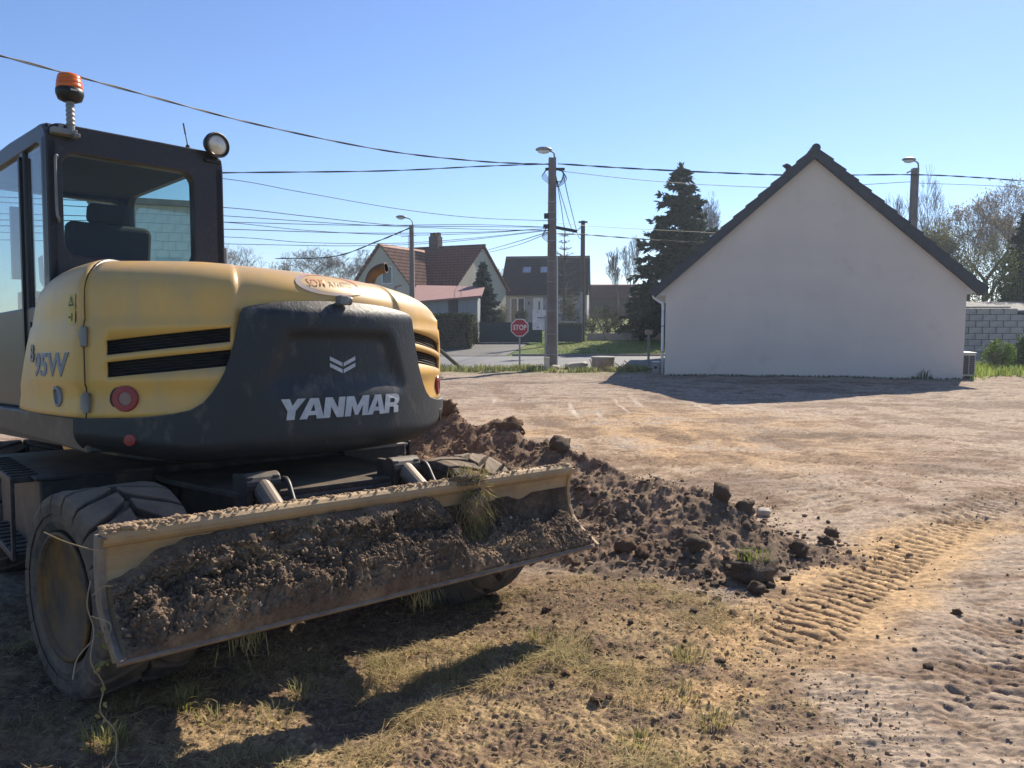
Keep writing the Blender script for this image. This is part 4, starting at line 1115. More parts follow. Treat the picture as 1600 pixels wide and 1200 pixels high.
def clod(x, y, s, k, rz, label, group=None, sink=.35, sz=1.0, mesh=None, name="dirt_clod", cat="clod"):
    o = bpy.data.objects.new(name, mesh or CLODM[k % 8]); COL.objects.link(o)
    o.location = (x, y, hz(x, y) + s * .75 * sz * (1 - sink * 1.6)); o.scale = (s, s, s * sz); o.rotation_euler = (0.3 * math.sin(rz * 3), .3 * math.cos(rz * 5), rz)
    tag(o, label, cat, group); return o
def foot(px, py): 
    """ground point seen at a photo position, allowing for the relief"""
    z = 0.0
    for _ in range(12):
        p = gnd(px, py, z); z = .5 * z + .5 * float(height(np.array([p.x]), np.array([p.y]), fine=False)[0])
    return p.x, p.y
x, y = foot(1178, 900); TURF = (x, y)
clod(x, y, .165, 0, .4, "large clod with a tuft of green grass on top at the foot of the heap", sink=.25, sz=.85)
x, y = foot(1183, 925); clod(x, y, .065, 1, 1.2, "rounded brown clod just in front of the grass-topped clod")
x, y = 1.66, 6.0; clod(x, y, .085, 4, 2.0, "upright slab of dark earth standing on the crest of the heap", sink=.4, sz=1.3)
x, y = 1.84, 5.95; clod(x, y, .08, 6, .7, "broken clod leaning beside the upright slab of earth", sink=.45, sz=1.1)
x, y = foot(1192, 806); clod(x, y, .07, 3, .2, "pale sandy stone lying on the heap below the upright slab", mesh=STONEM, name="stone", cat="stone")
x, y = foot(978, 858); clod(x, y, .085, 2, .5, "reddish clod lying below the right end of the dozer blade")
x, y = foot(1003, 868); clod(x, y, .06, 5, 1.5, "small reddish clod touching a larger one below the blade end")
x, y = foot(1085, 858); clod(x, y, .085, 7, 2.2, "wide dark clod half buried in the heap's front slope")
x, y = foot(1290, 850); clod(x, y, .065, 0, 2.9, "dark clod at the far right tail of the heap")
x, y = foot(1300, 838); clod(x, y, .06, 4, .3, "angular clod at the heap's tail beside the clay wheel track")
x, y = foot(1250, 862); clod(x, y, .08, 1, .9, "flat brown clod on the heap's right flank")
x, y = .46, 7.15; clod(x, y, .115, 6, 1.1, "biggest lump of earth on the heap's crest behind the blade", sink=.55)
x, y = -.72, 8.5; clod(x, y, .13, 2, 2.4, "grey lump crowning the heap beside the counterweight", sink=.45)
x, y = -.02, 7.8; clod(x, y, .14, 5, .1, "red-brown lump on the heap's crest nearer the counterweight", sink=.5)
x, y = foot(772, 745); clod(x, y, .06, 2, .1, "small sandy stone on the heap just above the turf-draped blade", mesh=STONEM, name="stone", cat="stone")
# many more, thrown about
spots = []; r = random.Random(21)
def scatter(n, fn, smin, smax, label, group, sink=.35):
    k = 0; tries = 0
    while k < n and tries < n * 30:
        tries += 1; px, py = fn()
        x, y = foot(px, py); s = smin * (smax / smin) ** (r.random() ** 2.2)
        if any((x - a) ** 2 + (y - b) ** 2 < (s + c) ** 2 * .8 for a, b, c in spots): continue
        spots.append((x, y, s)); clod(x, y, s, r.randrange(8), r.uniform(0, 6.3), label, group, sink, r.uniform(.7, 1.05)); k += 1
def on_heap():
    t = r.random(); px = 720 + 540 * t
    top = np.interp(px, [700, 800, 880, 1000, 1140, 1200, 1340], [660, 690, 705, 755, 790, 815, 850]); bot = np.interp(px, [700, 930, 960, 1180, 1260, 1340], [720, 800, 880, 925, 900, 865])
    return px, r.uniform(top, bot)
scatter(85, on_heap, .018, .055, "lump of dark earth embedded in the heap", "lumps of earth on the heap", .48)
scatter(40, lambda: (r.gauss(1120, 90), r.uniform(870, 950)), .014, .042, "small clod strewn around the foot of the heap", "clods strewn round the heap's foot")
scatter(30, lambda: (r.gauss(1380, 130), r.uniform(770, 1020)), .008, .020, "dark crumb of earth lying on the pale compacted lot", "dark crumbs on the pale lot")
scatter(26, lambda: (r.uniform(780, 1180), r.uniform(950, 1100)), .014, .035, "dark clod lying in the trampled dry grass", "clods in the dry grass")
x, y = foot(1450, 1042); clod(x, y, .026, 3, .4, "black stone lying alone on the pale wheel-polished ground", name="stone", cat="stone")
x, y = foot(1494, 960); clod(x, y, .030, 5, .4, "dark lump beside the ruts on the pale lot", name="dirt_clod")
x, y = foot(936, 1092); clod(x, y, .05, 2, 1.0, "flat ochre slab of earth tilted in the dry grass", sz=.45)
def crumb_field():
    V0, F0 = ico(1); Vs = []; Fs = []; Cs = []; n = 0
    def put(x, y, s, c):
        nonlocal n
        m = len(x); z = height(x, y)
        k = 1 + .38 * rng.normal(size=(m, len(V0))).clip(-1.3, 1.3)
        sc = s[:, None, None] * np.array([1, .9, .75])[None, None] * rng.uniform(.75, 1.25, (m, 1, 3))
        V = V0[None] * k[:, :, None] * sc + np.stack([x, y, z + s * .12], -1)[:, None]
        Vs.append(V.reshape(-1, 3)); Fs.append((F0[None] + (np.arange(m) * len(V0))[:, None, None] + n).reshape(-1, 3)); n += m * len(V0)
        Cs.append(np.repeat(c, len(V0), 0))
    # on and round the heap
    m = 260000; x = rng.uniform(-1.2, 3.0, m); y = rng.uniform(4.3, 8.8, m)
    h, k = heap_mask(x, y); d, lat, arc, seg = poly_dist(x, y, CREST)
    edge = np.interp(seg, np.arange(len(CREST)), [q_[3] for q_ in CREST]); p = np.where(k > .03, .085, .07 * np.exp(-np.clip(d - edge * .95, 0, 9) / .16)); sel = rng.random(m) < p
    x, y = x[sel], y[sel]; s = .0028 * (9 ** (rng.random(len(x)) ** 3.6)); c = cmix((.13, .090, .062), (.26, .18, .115), rng.random(len(x)))
    put(x, y, s, c)
    m = 7000; x = rng.uniform(-1.6, 1.6, m); y = 2.4 + 2.7 * rng.random(m); s = .0025 * (5 ** (rng.random(m) ** 2.4)); put(x, y, s, cmix((.14, .095, .06), (.36, .26, .15), rng.random(m)))
    m = 4500; y = 2.4 + 11 * rng.random(m) ** 1.5; x = .9 + (y * .68) * rng.random(m); s = .0022 * (4.5 ** (rng.random(m) ** 3)); put(x, y, s, cmix((.17, .125, .09), (.40, .32, .24), rng.random(m) ** .8))
    me = npmesh("soil_crumbs", np.concatenate(Vs), np.concatenate(Fs)); vcol(me, "soil", np.concatenate(Cs))
    tag(link("soil_crumbs", me, vmat("loose_crumbs", "soil", rough=.95, nscale=40, amt=.25, bump=.3)), "loose crumbs of soil scattered over heap and lot", "soil", kind="stuff")
crumb_field()

# ------------------------------------------------------------------ trampled dry grass in the foreground
def dry_grass():
    m = 330000; x = rng.uniform(-3.4, 1.9, m); y = rng.uniform(2.2, 5.2, m)
    g = grassy(x, y); tuft = sstep(-.15, .55, fbm(x * 1.5, y * 1.5, 2, seed=101)) * sstep(-.3, .4, fbm(x * 6, y * 6, 2, seed=103))
    h, k = heap_mask(x, y)
    sel = rng.random(m) < g * (.06 + .62 * tuft) * (k < .02) * (1 - .5 * sstep(4.3, 5.0, y)); x, y = x[sel], y[sel]; n = len(x)
    t = tuft[sel]; P = np.stack([x, y, height(x, y) - .004], -1)
    green = np.clip(sstep(.0, .6, fbm(x * 2.0, y * 2.0, 2, seed=107)) * .5 * rng.random(n) + .02, 0, 1)
    C = cmix((.48, .37, .19), (.22, .24, .07), green); C = C * rng.uniform(.55, 1.2, (n, 1))
    V, F, Cv = blades_geo(P, rng.uniform(.010, .042, n) * (.6 + .9 * t), rng.uniform(.002, .0045, n), rng.uniform(.6, 4.2, n), rng.uniform(0, 2 * np.pi, n), C)
    # loose straw lying flat
    m2 = 16000; x2 = rng.uniform(-2.6, 1.5, m2); y2 = rng.uniform(2.3, 5.0, m2); s2 = rng.random(m2) < grassy(x2, y2) * (.25 + .75 * sstep(-.2, .5, fbm(x2 * 1.5, y2 * 1.5, 2, seed=101))); x2, y2 = x2[s2], y2[s2]; m2 = len(x2)
    az = rng.uniform(0, 2 * np.pi, m2); D = np.stack([np.cos(az), np.sin(az), rng.normal(.06, .12, m2)], -1); D /= np.linalg.norm(D, axis=1)[:, None]
    VS, FS, CS = leaves_geo(np.stack([x2, y2, height(x2, y2) + .004], -1), rng.uniform(.03, .10, m2), rng.uniform(.002, .0042, m2), D, perp(D), cmix((.56, .45, .25), (.34, .27, .14), rng.random(m2)) * rng.uniform(.7, 1.1, (m2, 1)))
    # a few taller tufts
    tufts = [(285, 1105, .08, 160), (470, 1085, .08, 60), (165, 1165, .09, 180), (430, 1125, .07, 50), (690, 1060, .08, 50), (1075, 1030, .09, 120), (1110, 1130, .08, 90), (840, 1000, .09, 90), (900, 1010, .07, 70), (600, 1050, .06, 70), (560, 1070, .05, 60), (1000, 1160, .07, 70), (1060, 1090, .07, 70), (340, 1120, .06, 80), (1180, 895, .05, 60), (750, 1020, .06, 70)]
    Vs, Fs, Cs, nn = [V, VS], [F, FS + len(V)], [Cv, CS], len(V) + len(VS)
    for px, py, hh, cnt in tufts:
        cx, cy = foot(px, py); cz = 0
        a = rng.uniform(0, 2 * np.pi, cnt); rr = rng.random(cnt) ** .6 * .09; x = cx + rr * np.cos(a); y = cy + rr * np.sin(a)
        P = np.stack([x, y, height(x, y) - .006], -1); C = cmix((.46, .37, .17), (.22, .27, .06), rng.random(cnt) * .8) * rng.uniform(.7, 1.15, (cnt, 1))
        V, F, Cv = blades_geo(P, rng.uniform(.4, 1, cnt) * hh, rng.uniform(.003, .006, cnt), rng.uniform(.1, 1.1, cnt), a + rng.normal(0, .5, cnt), C)
        Vs.append(V); Fs.append(F + nn); Cs.append(Cv); nn += len(V)
    me = npmesh("dry_grass", np.concatenate(Vs), np.concatenate(Fs)); vcol(me, "soil", np.concatenate(Cs))
    tag(link("dry_grass", me, M['blade']), "trampled dry grass and straw on the earth in front of the blade", "grass", kind="stuff")
dry_grass()
def clod_grass():
    n = 160; a = rng.uniform(0, 2 * np.pi, n); rr = rng.random(n) ** .5 * .13
    x = TURF[0] + rr * np.cos(a) * 1.15; y = TURF[1] + rr * np.sin(a) * .8
    P = np.stack([x, y, np.full(n, hz(*TURF)) + .165 * .75 * .85 * .6 + .10 * np.sqrt(np.clip(1 - (rr / .16) ** 2, 0, 1))], -1)
    V, F, C = blades_geo(P, rng.uniform(.02, .06, n), rng.uniform(.003, .005, n), rng.uniform(.2, 1.2, n), a, cmix((.16, .22, .04), (.34, .36, .1), rng.random(n)))
    me = npmesh("grass_tuft", V, F); vcol(me, "soil", C)
    tag(link("grass_tuft", me, M['blade']), "small green tuft growing on the large clod at the heap's foot", "grass")
clod_grass()
# turf draped over the blade
def turf_clump():
    root = empty("turf_clump", mat4=UNDER); tag(root, "clump of turf and roots draped over the top of the dozer blade", "turf")
    n = 900; l = rng.normal(.50, .062, n); t = rng.random(n)
    drop = t ** 1.6 * .34; yy = np.where(drop < .05, -2.225 - rng.random(n) * .07 + .03, -2.245 - .05 * rng.random(n) - .02 * drop); zz = .868 - drop + rng.normal(0, .012, n)
    wob = .03 * np.sin(drop * 14); P = np.stack([l * (1 - .15 * drop) + wob * .5 + .12 * drop, yy, zz], -1)
    D = runit(n) * .55 + np.stack([rng.normal(0, .25, n), -.35 * np.ones(n), np.where(drop < .06, .55, -.75)], -1); D /= np.linalg.norm(D, axis=1)[:, None]
    C = cmix((.30, .21, .12), (.34, .33, .09), rng.random(n)); C = cmix(C, np.array((.46, .37, .18)), (rng.random(n) < .25) * .8); C = C * rng.uniform(.5, 1.15, (n, 1))
    V, F, Cv = leaves_geo(P, rng.uniform(.03, .10, n), rng.uniform(.002, .005, n), D, perp(D), C)
    me = npmesh("grass_blades", V, F); vcol(me, "soil", Cv); link("grass_blades", me, M['blade'], root)
    b = MB()
    for i in range(26):
        a = Vector((.50 + r.gauss(0, .06), -2.25 - r.random() * .03, .80 - r.random() * .1)); pts = [a]
        for k in range(5): pts.append(pts[-1] + Vector((r.gauss(0, .012), r.gauss(0, .008), -r.uniform(.02, .05))))
        b.tube(pts, .0018, 3)
    b.build("roots", mat("root_fibre", (.25, .18, .11), rough=.9), root)
    V, F = clod_shape(3, 9); V = V * np.array([.13, .06, .05]) + np.array([.50, -2.235, .845])
    V2, F2 = clod_shape(3, 12); V2 = V2 * np.array([.07, .045, .12]) + np.array([.52, -2.262, .70])
    me = npmesh("root_ball", np.concatenate([V, V2]), np.concatenate([F, F2 + len(V)])); link("root_ball", me, M['clod'], root, smooth=True)
turf_clump()
def strands():
    mroot = mat("dry_twig", (.36, .28, .18), (.24, .18, .1), rough=.8)
    root = empty("hanging_twigs", mat4=UNDER); tag(root, "dry twigs and runners dangling from the left end of the blade", "twigs")
    x = -HW - .03
    for pts in ([(x + .03, -2.25, .78), (x - .02, -2.27, .80), (x - .10, -2.26, .84), (x - .16, -2.24, .88)],
                [(x - .02, -2.27, .68), (x - .04, -2.30, .60), (x - .02, -2.30, .50), (x - .04, -2.33, .40), (x + .0, -2.33, .30), (x - .02, -2.36, .22), (x + .03, -2.36, .12), (x + .02, -2.40, .02), (x + .07, -2.42, -.01)],
                [(x - .02, -2.29, .63), (x + .02, -2.29, .655), (x + .05, -2.29, .65)], [(x - .03, -2.31, .56), (x + .03, -2.33, .52), (x + .01, -2.35, .46)], [(x - .02, -2.30, .47), (x - .08, -2.32, .42), (x - .10, -2.33, .35)]):
        b = MB(); b.tube(smooth_path(pts, 5), .0024, 5); b.build("twig", mroot, root)
    n = 26; t = rng.random(n); P = np.stack([x + rng.normal(0, .022, n), np.interp(t, [0, 1], [-2.28, -2.40]), np.interp(t, [0, 1], [.6, .03])], -1); D = runit(n); L = rng.uniform(.015, .035, n)
    V, F, C = leaves_geo(P, L, L * .7, D, perp(D), cmix((.12, .17, .04), (.36, .3, .14), rng.random(n)))
    me = npmesh("leaves", V, F); vcol(me, "soil", C); link("leaves", me, M['leaf'], root)
    n = 120; l = np.where(rng.random(n) < .6, -.80, .05) + rng.normal(0, .05, n); P = np.stack([l, -2.45 + rng.normal(0, .012, n), .41 + rng.normal(0, .01, n)], -1)
    D = np.stack([rng.normal(0, .25, n), rng.normal(-.1, .2, n), -np.ones(n)], -1); D /= np.linalg.norm(D, axis=1)[:, None]
    V, F, C = leaves_geo(P, rng.uniform(.04, .13, n), rng.uniform(.002, .004, n), D, perp(D), cmix((.2, .22, .07), (.36, .28, .14), rng.random(n)))
    me = npmesh("grass_under_blade", V, F); vcol(me, "soil", C); o = link("grass_under_blade", me, M['blade']); o.matrix_world = UNDER
    tag(o, "grass blades hanging from the lower edge of the dozer blade", "grass", kind="stuff")
strands()
# ------------------------------------------------------------------ plants
M['bark'] = mat("bark", (0.085, 0.065, 0.05), (0.13, 0.105, 0.085), rough=.9, scale=8)
M['twig'] = mat("fine_twigs", (0.14, 0.112, 0.09), (0.20, 0.165, 0.14), rough=.9, scale=3)
M['palebark'] = mat("pale_bark", (0.22, 0.20, 0.18), (0.12, 0.10, 0.09), rough=.9, scale=6)
def bare_tree(px, top, Y, halfw, label, seed, base=None, buds=None, nbud=0, spread=.55, upr=.5, group=None, bark='bark', depth=5, zbase=None, name="bare_tree", thick=1.0):
    """px of trunk, photo row of the top, distance, half width in photo pixels"""
    rr = random.Random(seed); zt = at(px, top, Y).z; x0 = at(px, top, Y).x; zb = float(terr(0, Y)) if zbase is None else zbase
    Hh = zt - zb; Wd = halfw * Y / FPX
    segs = {0: [], 1: []}; tips = []
    def grow(p, d, L, rad, lev):
        n = 3 if lev < 2 else 2; q = p
        for i in range(n):
            d = (d + Vector((rr.gauss(0, .10), rr.gauss(0, .10), rr.gauss(.03, .05)))).normalized(); e = q + d * (L / n)
            r0 = rad * (1 - .45 * i / n); r1 = rad * (1 - .45 * (i + 1) / n)
            segs[0 if lev < 2 else 1].append((q, e, r0, r1)); q = e
            if lev < depth and i > 0 or lev in (1, 2):
                if lev < depth: child(q, d, L, r1, lev)
        if lev < depth:
            for k in range(2): child(q, d, L, rad * .6, lev)
        else: tips.append((q, d))
    def child(q, d, L, rad, lev):
        a = rr.uniform(0, 2 * math.pi); s = Vector((math.cos(a), math.sin(a), 0)) * spread * rr.uniform(.6, 1.4)
        nd = (d * (1 - .25 * upr) + s + Vector((0, 0, upr * .35))).normalized()
        grow(q, nd, L * rr.uniform(.58, .78), max(rad * .62, .008), lev + 1)
    trunkL = Hh * .26
    grow(Vector((0, 0, 0)), Vector((rr.gauss(0, .03), rr.gauss(0, .03), 1)).normalized(), trunkL, Hh * .017 * thick, 0)
    allp = np.array([s[1][:] for s in segs[0] + segs[1]]); sz = Hh / allp[:, 2].max(); sx = Wd / max(.1, np.percentile(np.abs(allp[:, 0]), 99))
    sx = min(sx, sz * 1.6); S = np.array([sx, sx, sz])
    root = empty(name, (x0, Y, zb)); tag(root, label, "tree", group)
    for lev, nm, m in ((0, "trunk", M[bark]), (1, "crown", M['twig'])):
        A = np.array([s[0][:] for s in segs[lev]]) * S; B = np.array([s[1][:] for s in segs[lev]]) * S
        ra = np.array([s[2] for s in segs[lev]]); rb = np.array([s[3] for s in segs[lev]]); mn = Y * .00013
        V, F = seg_geo(A, B, np.maximum(ra, mn), np.maximum(rb, mn), 5 if lev == 0 else 3)
        link(nm, npmesh(nm, V, F), m, root, smooth=lev == 0)
    if buds and nbud:
        T = np.array([t[0][:] for t in tips]) * S; i = rng.integers(0, len(T), nbud); n = nbud
        P = T[i] + rng.normal(0, .22, (n, 3)); D = runit(n); L = rng.uniform(.06, .16, n)
        V, F, C = leaves_geo(P, L, L * .6, D, perp(D), cmix(buds[0], buds[1], rng.random(n)))
        me = npmesh("young_leaves", V, F); vcol(me, "soil", C); link("young_leaves", me, M['leaf'], root)
    return root
def spruce(px, top, base, Y, halfw, label, seed, dens=1.0, col=((.018, .030, .017), (.045, .062, .03)), sparse=False, group=None, dead=0.0):
    r_ = np.random.default_rng(seed); zt = at(px, top, Y).z; x0 = at(px, top, Y).x; zb = float(terr(0, Y)); Hh = zt - zb; Wd = halfw * Y / FPX
    root = empty("spruce_tree", (x0, Y, zb)); tag(root, label, "tree", group)
    b = MB(); b.tube([(0, 0, -.1), (0, 0, Hh * .5), (0, 0, Hh)], [Hh * .016, Hh * .01, .012], 7); b.build("trunk", M['bark'], root)
    A, B, ra, rb, LP, LD, LL = [], [], [], [], [], [], []
    nw = int((11 if sparse else 30) * dens)
    for w in range(nw):
        f0 = (w + .5) / nw; nb = 6 if sparse else int(6 + 6 * (1 - f0))
        for k in range(nb):
            f = f0 if sparse else min(.97, max(0, f0 + r_.uniform(-.035, .035))); z = Hh * (.08 + .91 * f); rad = Wd * (1 - f) ** (.85 if sparse else .8) * 1.1 + .05
            a = 2 * math.pi * (k + r_.random() * .8) / nb + w * 1.1; L = rad * (r_.uniform(.75, 1.1) if sparse else r_.uniform(.55, 1.12)); d = np.array([math.cos(a), math.sin(a), 0])
            dr = (-.30 * (1 - f) + .55 * f + r_.normal(0, .18)) if not sparse else .30
            p0 = np.array([0, 0, z]); p1 = p0 + d * L * .55 + np.array([0, 0, dr * L * .45]); p2 = p0 + d * L + np.array([0, 0, dr * L * (.55 if not sparse else 1.3)])
            A += [p0, p1]; B += [p1, p2]; ra += [.02, .014]; rb += [.014, .006]
            m = int((22 if not sparse else 10) * (L / max(.3, Wd)) + 5)
            t = r_.random(m) ** .7; P = np.where(t[:, None] < .55, p0 + (p1 - p0) * (t / .55)[:, None], p1 + (p2 - p1) * ((t - .55) / .45)[:, None])
            side = np.array([-d[1], d[0], 0]); sg = np.where(r_.random(m) < .5, -1, 1)
            D = d * .65 + side * (sg * r_.uniform(.2, .9, m))[:, None] + np.array([0, 0, 1]) * (r_.normal(-.12 if not sparse else .25, .25, m))[:, None]
            LP.append(P); LD.append(D / np.linalg.norm(D, axis=1)[:, None]); LL.append(r_.uniform(.10, .26, m) * (Wd / 1.8) ** .5 * (1.0 if not sparse else .75) * (1.15 - .4 * f))
    V, F = seg_geo(A, B, np.maximum(ra, Y * .0003), np.maximum(rb, Y * .0002), 3); tag(link("branches", npmesh("branches", V, F), M['bark'], root), kind="stuff")
    if not sparse:
        m = 40; LP.append(np.stack([r_.normal(0, .05, m), r_.normal(0, .05, m), r_.uniform(.93, 1.0, m) * Hh], -1)); D = np.stack([r_.normal(0, .35, m), r_.normal(0, .35, m), np.ones(m)], -1); LD.append(D / np.linalg.norm(D, axis=1)[:, None]); LL.append(r_.uniform(.06, .16, m))
    P, D, L = np.concatenate(LP), np.concatenate(LD), np.concatenate(LL); n = len(P); rep = 5 if not sparse else 2
    P = np.repeat(P, rep, 0) + r_.normal(0, .035, (n * rep, 3)); D = np.repeat(D, rep, 0) + r_.normal(0, .28, (n * rep, 3)); D /= np.linalg.norm(D, axis=1)[:, None]; L = np.repeat(L, rep) * r_.uniform(.7, 1.3, n * rep)
    V, F, C = leaves_geo(P, L * 1.5, L * (.5 if not sparse else .3), D, perp(D, r_), cmix(col[0], col[1], r_.random(n * rep)))
    me = npmesh("crown", V, F); vcol(me, "soil", C); link("crown", me, M['leaf'], root)
    return root
def shrub(px, base, top, Y, halfw, label, seed, col=((.035, .05, .018), (.10, .12, .04)), n=1600, group=None, twiggy=.3, zb=None, leaf=(.05, .13), name="shrub"):
    r_ = np.random.default_rng(seed); zb = float(terr(0, Y)) if zb is None else zb; x0 = at(px, base, Y).x; zt = at(px, top, Y).z; Hh = max(.3, zt - zb); Wd = halfw * Y / FPX
    root = empty(name, (x0, Y, zb)); tag(root, label, "shrub", group)
    ns = 26; a = r_.uniform(0, 2 * np.pi, ns); tx = r_.random(ns) ** .5
    B1 = np.stack([np.cos(a) * tx * Wd * .5, np.sin(a) * tx * Wd * .5, Hh * r_.uniform(.35, .6, ns)], -1); B2 = B1 + np.stack([np.cos(a) * tx * Wd * .4, np.sin(a) * tx * Wd * .4, Hh * r_.uniform(.2, .42, ns)], -1)
    A = np.concatenate([np.zeros((ns, 3)), B1]); B = np.concatenate([B1, B2]); V, F = seg_geo(A, B, np.full(2 * ns, .02), np.full(2 * ns, .008), 3); link("stems", npmesh("stems", V, F), M['twig'], root)
    nl = 9; cl = runit(nl, r_) * np.array([.6, .6, .45]) + np.array([0, 0, .5]); rad = r_.uniform(.28, .5, nl); k = r_.integers(0, nl, n)
    P = cl[k] + runit(n, r_) * (rad[k] * r_.random(n) ** .35)[:, None]; P = P[(P[:, 2] > 0.0)]; n = len(P); P = P * np.array([Wd, Wd, Hh / 1.05])
    D = runit(n, r_); L = r_.uniform(leaf[0], leaf[1], n)
    V, F, C = leaves_geo(P, L, L * .6, D, perp(D, r_), cmix(col[0], col[1], r_.random(n) ** 1.4)); me = npmesh("foliage", V, F); vcol(me, "soil", C); link("foliage", me, M['leaf'], root)
    return root

# ------------------------------------------------------------------ rendered house beside the lot
M['render'] = mat("beige_render", (0.65, 0.57, 0.49), (0.60, 0.525, 0.455), rough=.9, scale=.7, bump=.25, bscale=90, spec=.2, dust=(.40, .33, .26), damt=.18, dscale=1.1)
M['slate'] = mat("dark_roof_tile", (0.030, 0.033, 0.042), (0.045, 0.048, 0.058), rough=.6, scale=4)
M['cream2'] = mat("cream_metal", (0.58, 0.54, 0.46), (0.5, 0.46, 0.39), rough=.5)
M['white'] = mat("white_pvc", (0.72, 0.72, 0.72), (0.64, 0.64, 0.63), rough=.5)
def near_house():
    g = Vector((12.92 - 4.73, 21.96 - 23.77)); Wd = g.length; rz = math.atan2(g.y, g.x)
    H = empty("rendered_house", (4.73, 23.77, 0), rz); tag(H, "beige rendered house with blank gable wall and dark tiled roof", "house")
    ze, zr, Dp = 2.80, 6.50, 11.0
    b = MB(); b.prism([(0, -.4), (Wd, -.4), (Wd, ze), (Wd / 2, zr), (0, ze)], 0, Dp, 'xz'); b.build("wall", M['render'], H)
    sl = (zr - ze) / (Wd / 2); n = math.hypot(1, sl); ov = .36
    for sg in (-1, 1):
        def X(u): return Wd / 2 + sg * u
        ee = Wd / 2 + ov; th = .16
        b = MB(); p = [(X(0), zr + .02), (X(ee), zr + .02 - sl * ee), (X(ee), zr + .02 - sl * ee + th), (X(0), zr + .02 + th * 1.15)]
        b.prism(p, .02, Dp + .1, 'xz'); R = b.build("roof_slope", M['slate'], H)
        L = ee * n; k = 13; d = Vector((sg / n, 0, -sl / n)); nn = Vector((sg * sl / n, 0, 1 / n)); o = Vector((Wd / 2, 0, zr + .02))
        for i in range(k):
            a = o + d * (L * i / k - .0); c = o + d * (L * (i + 1) / k + .05)
            v = [a + nn * (.10), c + nn * (.10 + .045), c + nn * (-.10 + .0), a + nn * (-.10)]
            v = [a + nn * .135, c + nn * .185, c - nn * .105, a - nn * .105]
            b = MB(); b.add([tuple(Vector((q.x, y, q.z))) for y in (-.20 - .002 * (i % 2), .10) for q in v], [(0, 1, 2, 3), (7, 6, 5, 4), (0, 4, 5, 1), (1, 5, 6, 2), (2, 6, 7, 3), (3, 7, 4, 0)])
            b.build("verge_tile", M['slate'], R)
        xe = X(ee - .05); xw = X(Wd / 2 - .0); zb_ = zr - sl * ee
        b = MB(); b.prism([(xw, ze - .02), (xe, zb_ + .02), (xe, zb_ - .02), (xw, zb_ - .02)], .03, Dp, 'xz'); b.build("soffit", M['white'], H)
        b = MB(); b.tube([(X(ee + .02), -.1, zb_ + .06), (X(ee + .02), Dp, zb_ + .06)], .065, 10); b.build("gutter", M['white'], H)
    b = MB(); 
    for i in range(28): b.tube([(Wd / 2, -.22 + i * .4, zr + .155), (Wd / 2, -.22 + i * .4 + .41, zr + .135)], [.13, .115], 10)
    b.build("ridge_tiles", M['slate'], H)
    b = MB(); u = .62; z = zr - sl * u; b.cyl((Wd / 2 - u, .9, z), (Wd / 2 - u, .9, z + .42), .07, 12); b.cyl((Wd / 2 - u - .03, .9, z + .36), (Wd / 2 - u + .03, .9, z + .45), .17, 14, .10); b.build("roof_vent", M['slate'], H)
    zg = zr - sl * (Wd / 2 + ov)
    b = MB(); b.tube(smooth_path([(-ov, .12, zg), (-ov, .12, zg - .08), (-.20, .10, zg - .2), (-.09, .08, zg - .28), (-.08, .08, zg - .5)], 4), .045, 10); b.tube([(-.08, .08, zg - .4), (-.08, .08, .02)], .045, 10); b.build("downpipe", M['white'], H, smooth=True)
    for z in (.7, 1.5): 
        b = MB(); b.cyl((-.08, .08, z), (-.08, .08, z + .03), .055, 10); b.build("pipe_clip", M['greymetal'], H)
    # meter box, air-conditioning unit
    mb = empty("meter_box", H.matrix_world @ Vector((-.26, .02, 0)) if False else (4.73 - .27, 23.80, 0), rz); tag(mb, "small grey service box at the house corner under the downpipe", "box")
    b = MB(); b.box(-.10, .10, -.08, .12, -.05, .40); b.build("housing", M['greymetal'], mb, bev=.01)
    b = MB(); b.box(-.12, .12, -.10, .14, .40, .425); b.build("lid", M['white'], mb); b = MB(); b.lathe([(.05, 0), (.05, .012), (0, .012)], n=16); b.v = [(p[0], -.08 - p[2], .24 + p[1]) for p in b.v]; b.build("dial", M['black'], mb)
    ac = empty("heat_pump", (0, 0, 0)); c, s = math.cos(rz), math.sin(rz); X, Yl = Wd + .06, .25
    ac.location = (4.73 + X * c - Yl * s, 23.77 + X * s + Yl * c, .08); ac.rotation_euler.z = rz; tag(ac, "white heat pump unit with dark louvres beside the house wall", "heat pump")
    b = MB(); b.box(0, .34, 0, .9, 0, .66); b.build("casing", M['cream2'], ac, bev=.012)
    for x0 in (.025, .18):
        b = MB(); b.box(x0, x0 + .135, -.006, .01, .05, .60); lv = b.build("louvre_panel", M['plastic'], ac)
        for i in range(10):
            b = MB(); b.box(x0, x0 + .135, -.018, -.004, .07 + i * .053, .085 + i * .053); b.build("slat", M['greymetal'], lv)
    b = MB(); b.box(-.02, .36, -.02, .92, .66, .69); b.build("top", M['cream2'], ac, bev=.01); b = MB(); b.box(.02, .08, .05, .85, -.12, 0); b.box(.28, .34, .05, .85, -.12, 0); b.build("feet", M['concrete'], ac)
    return rz
near_house()
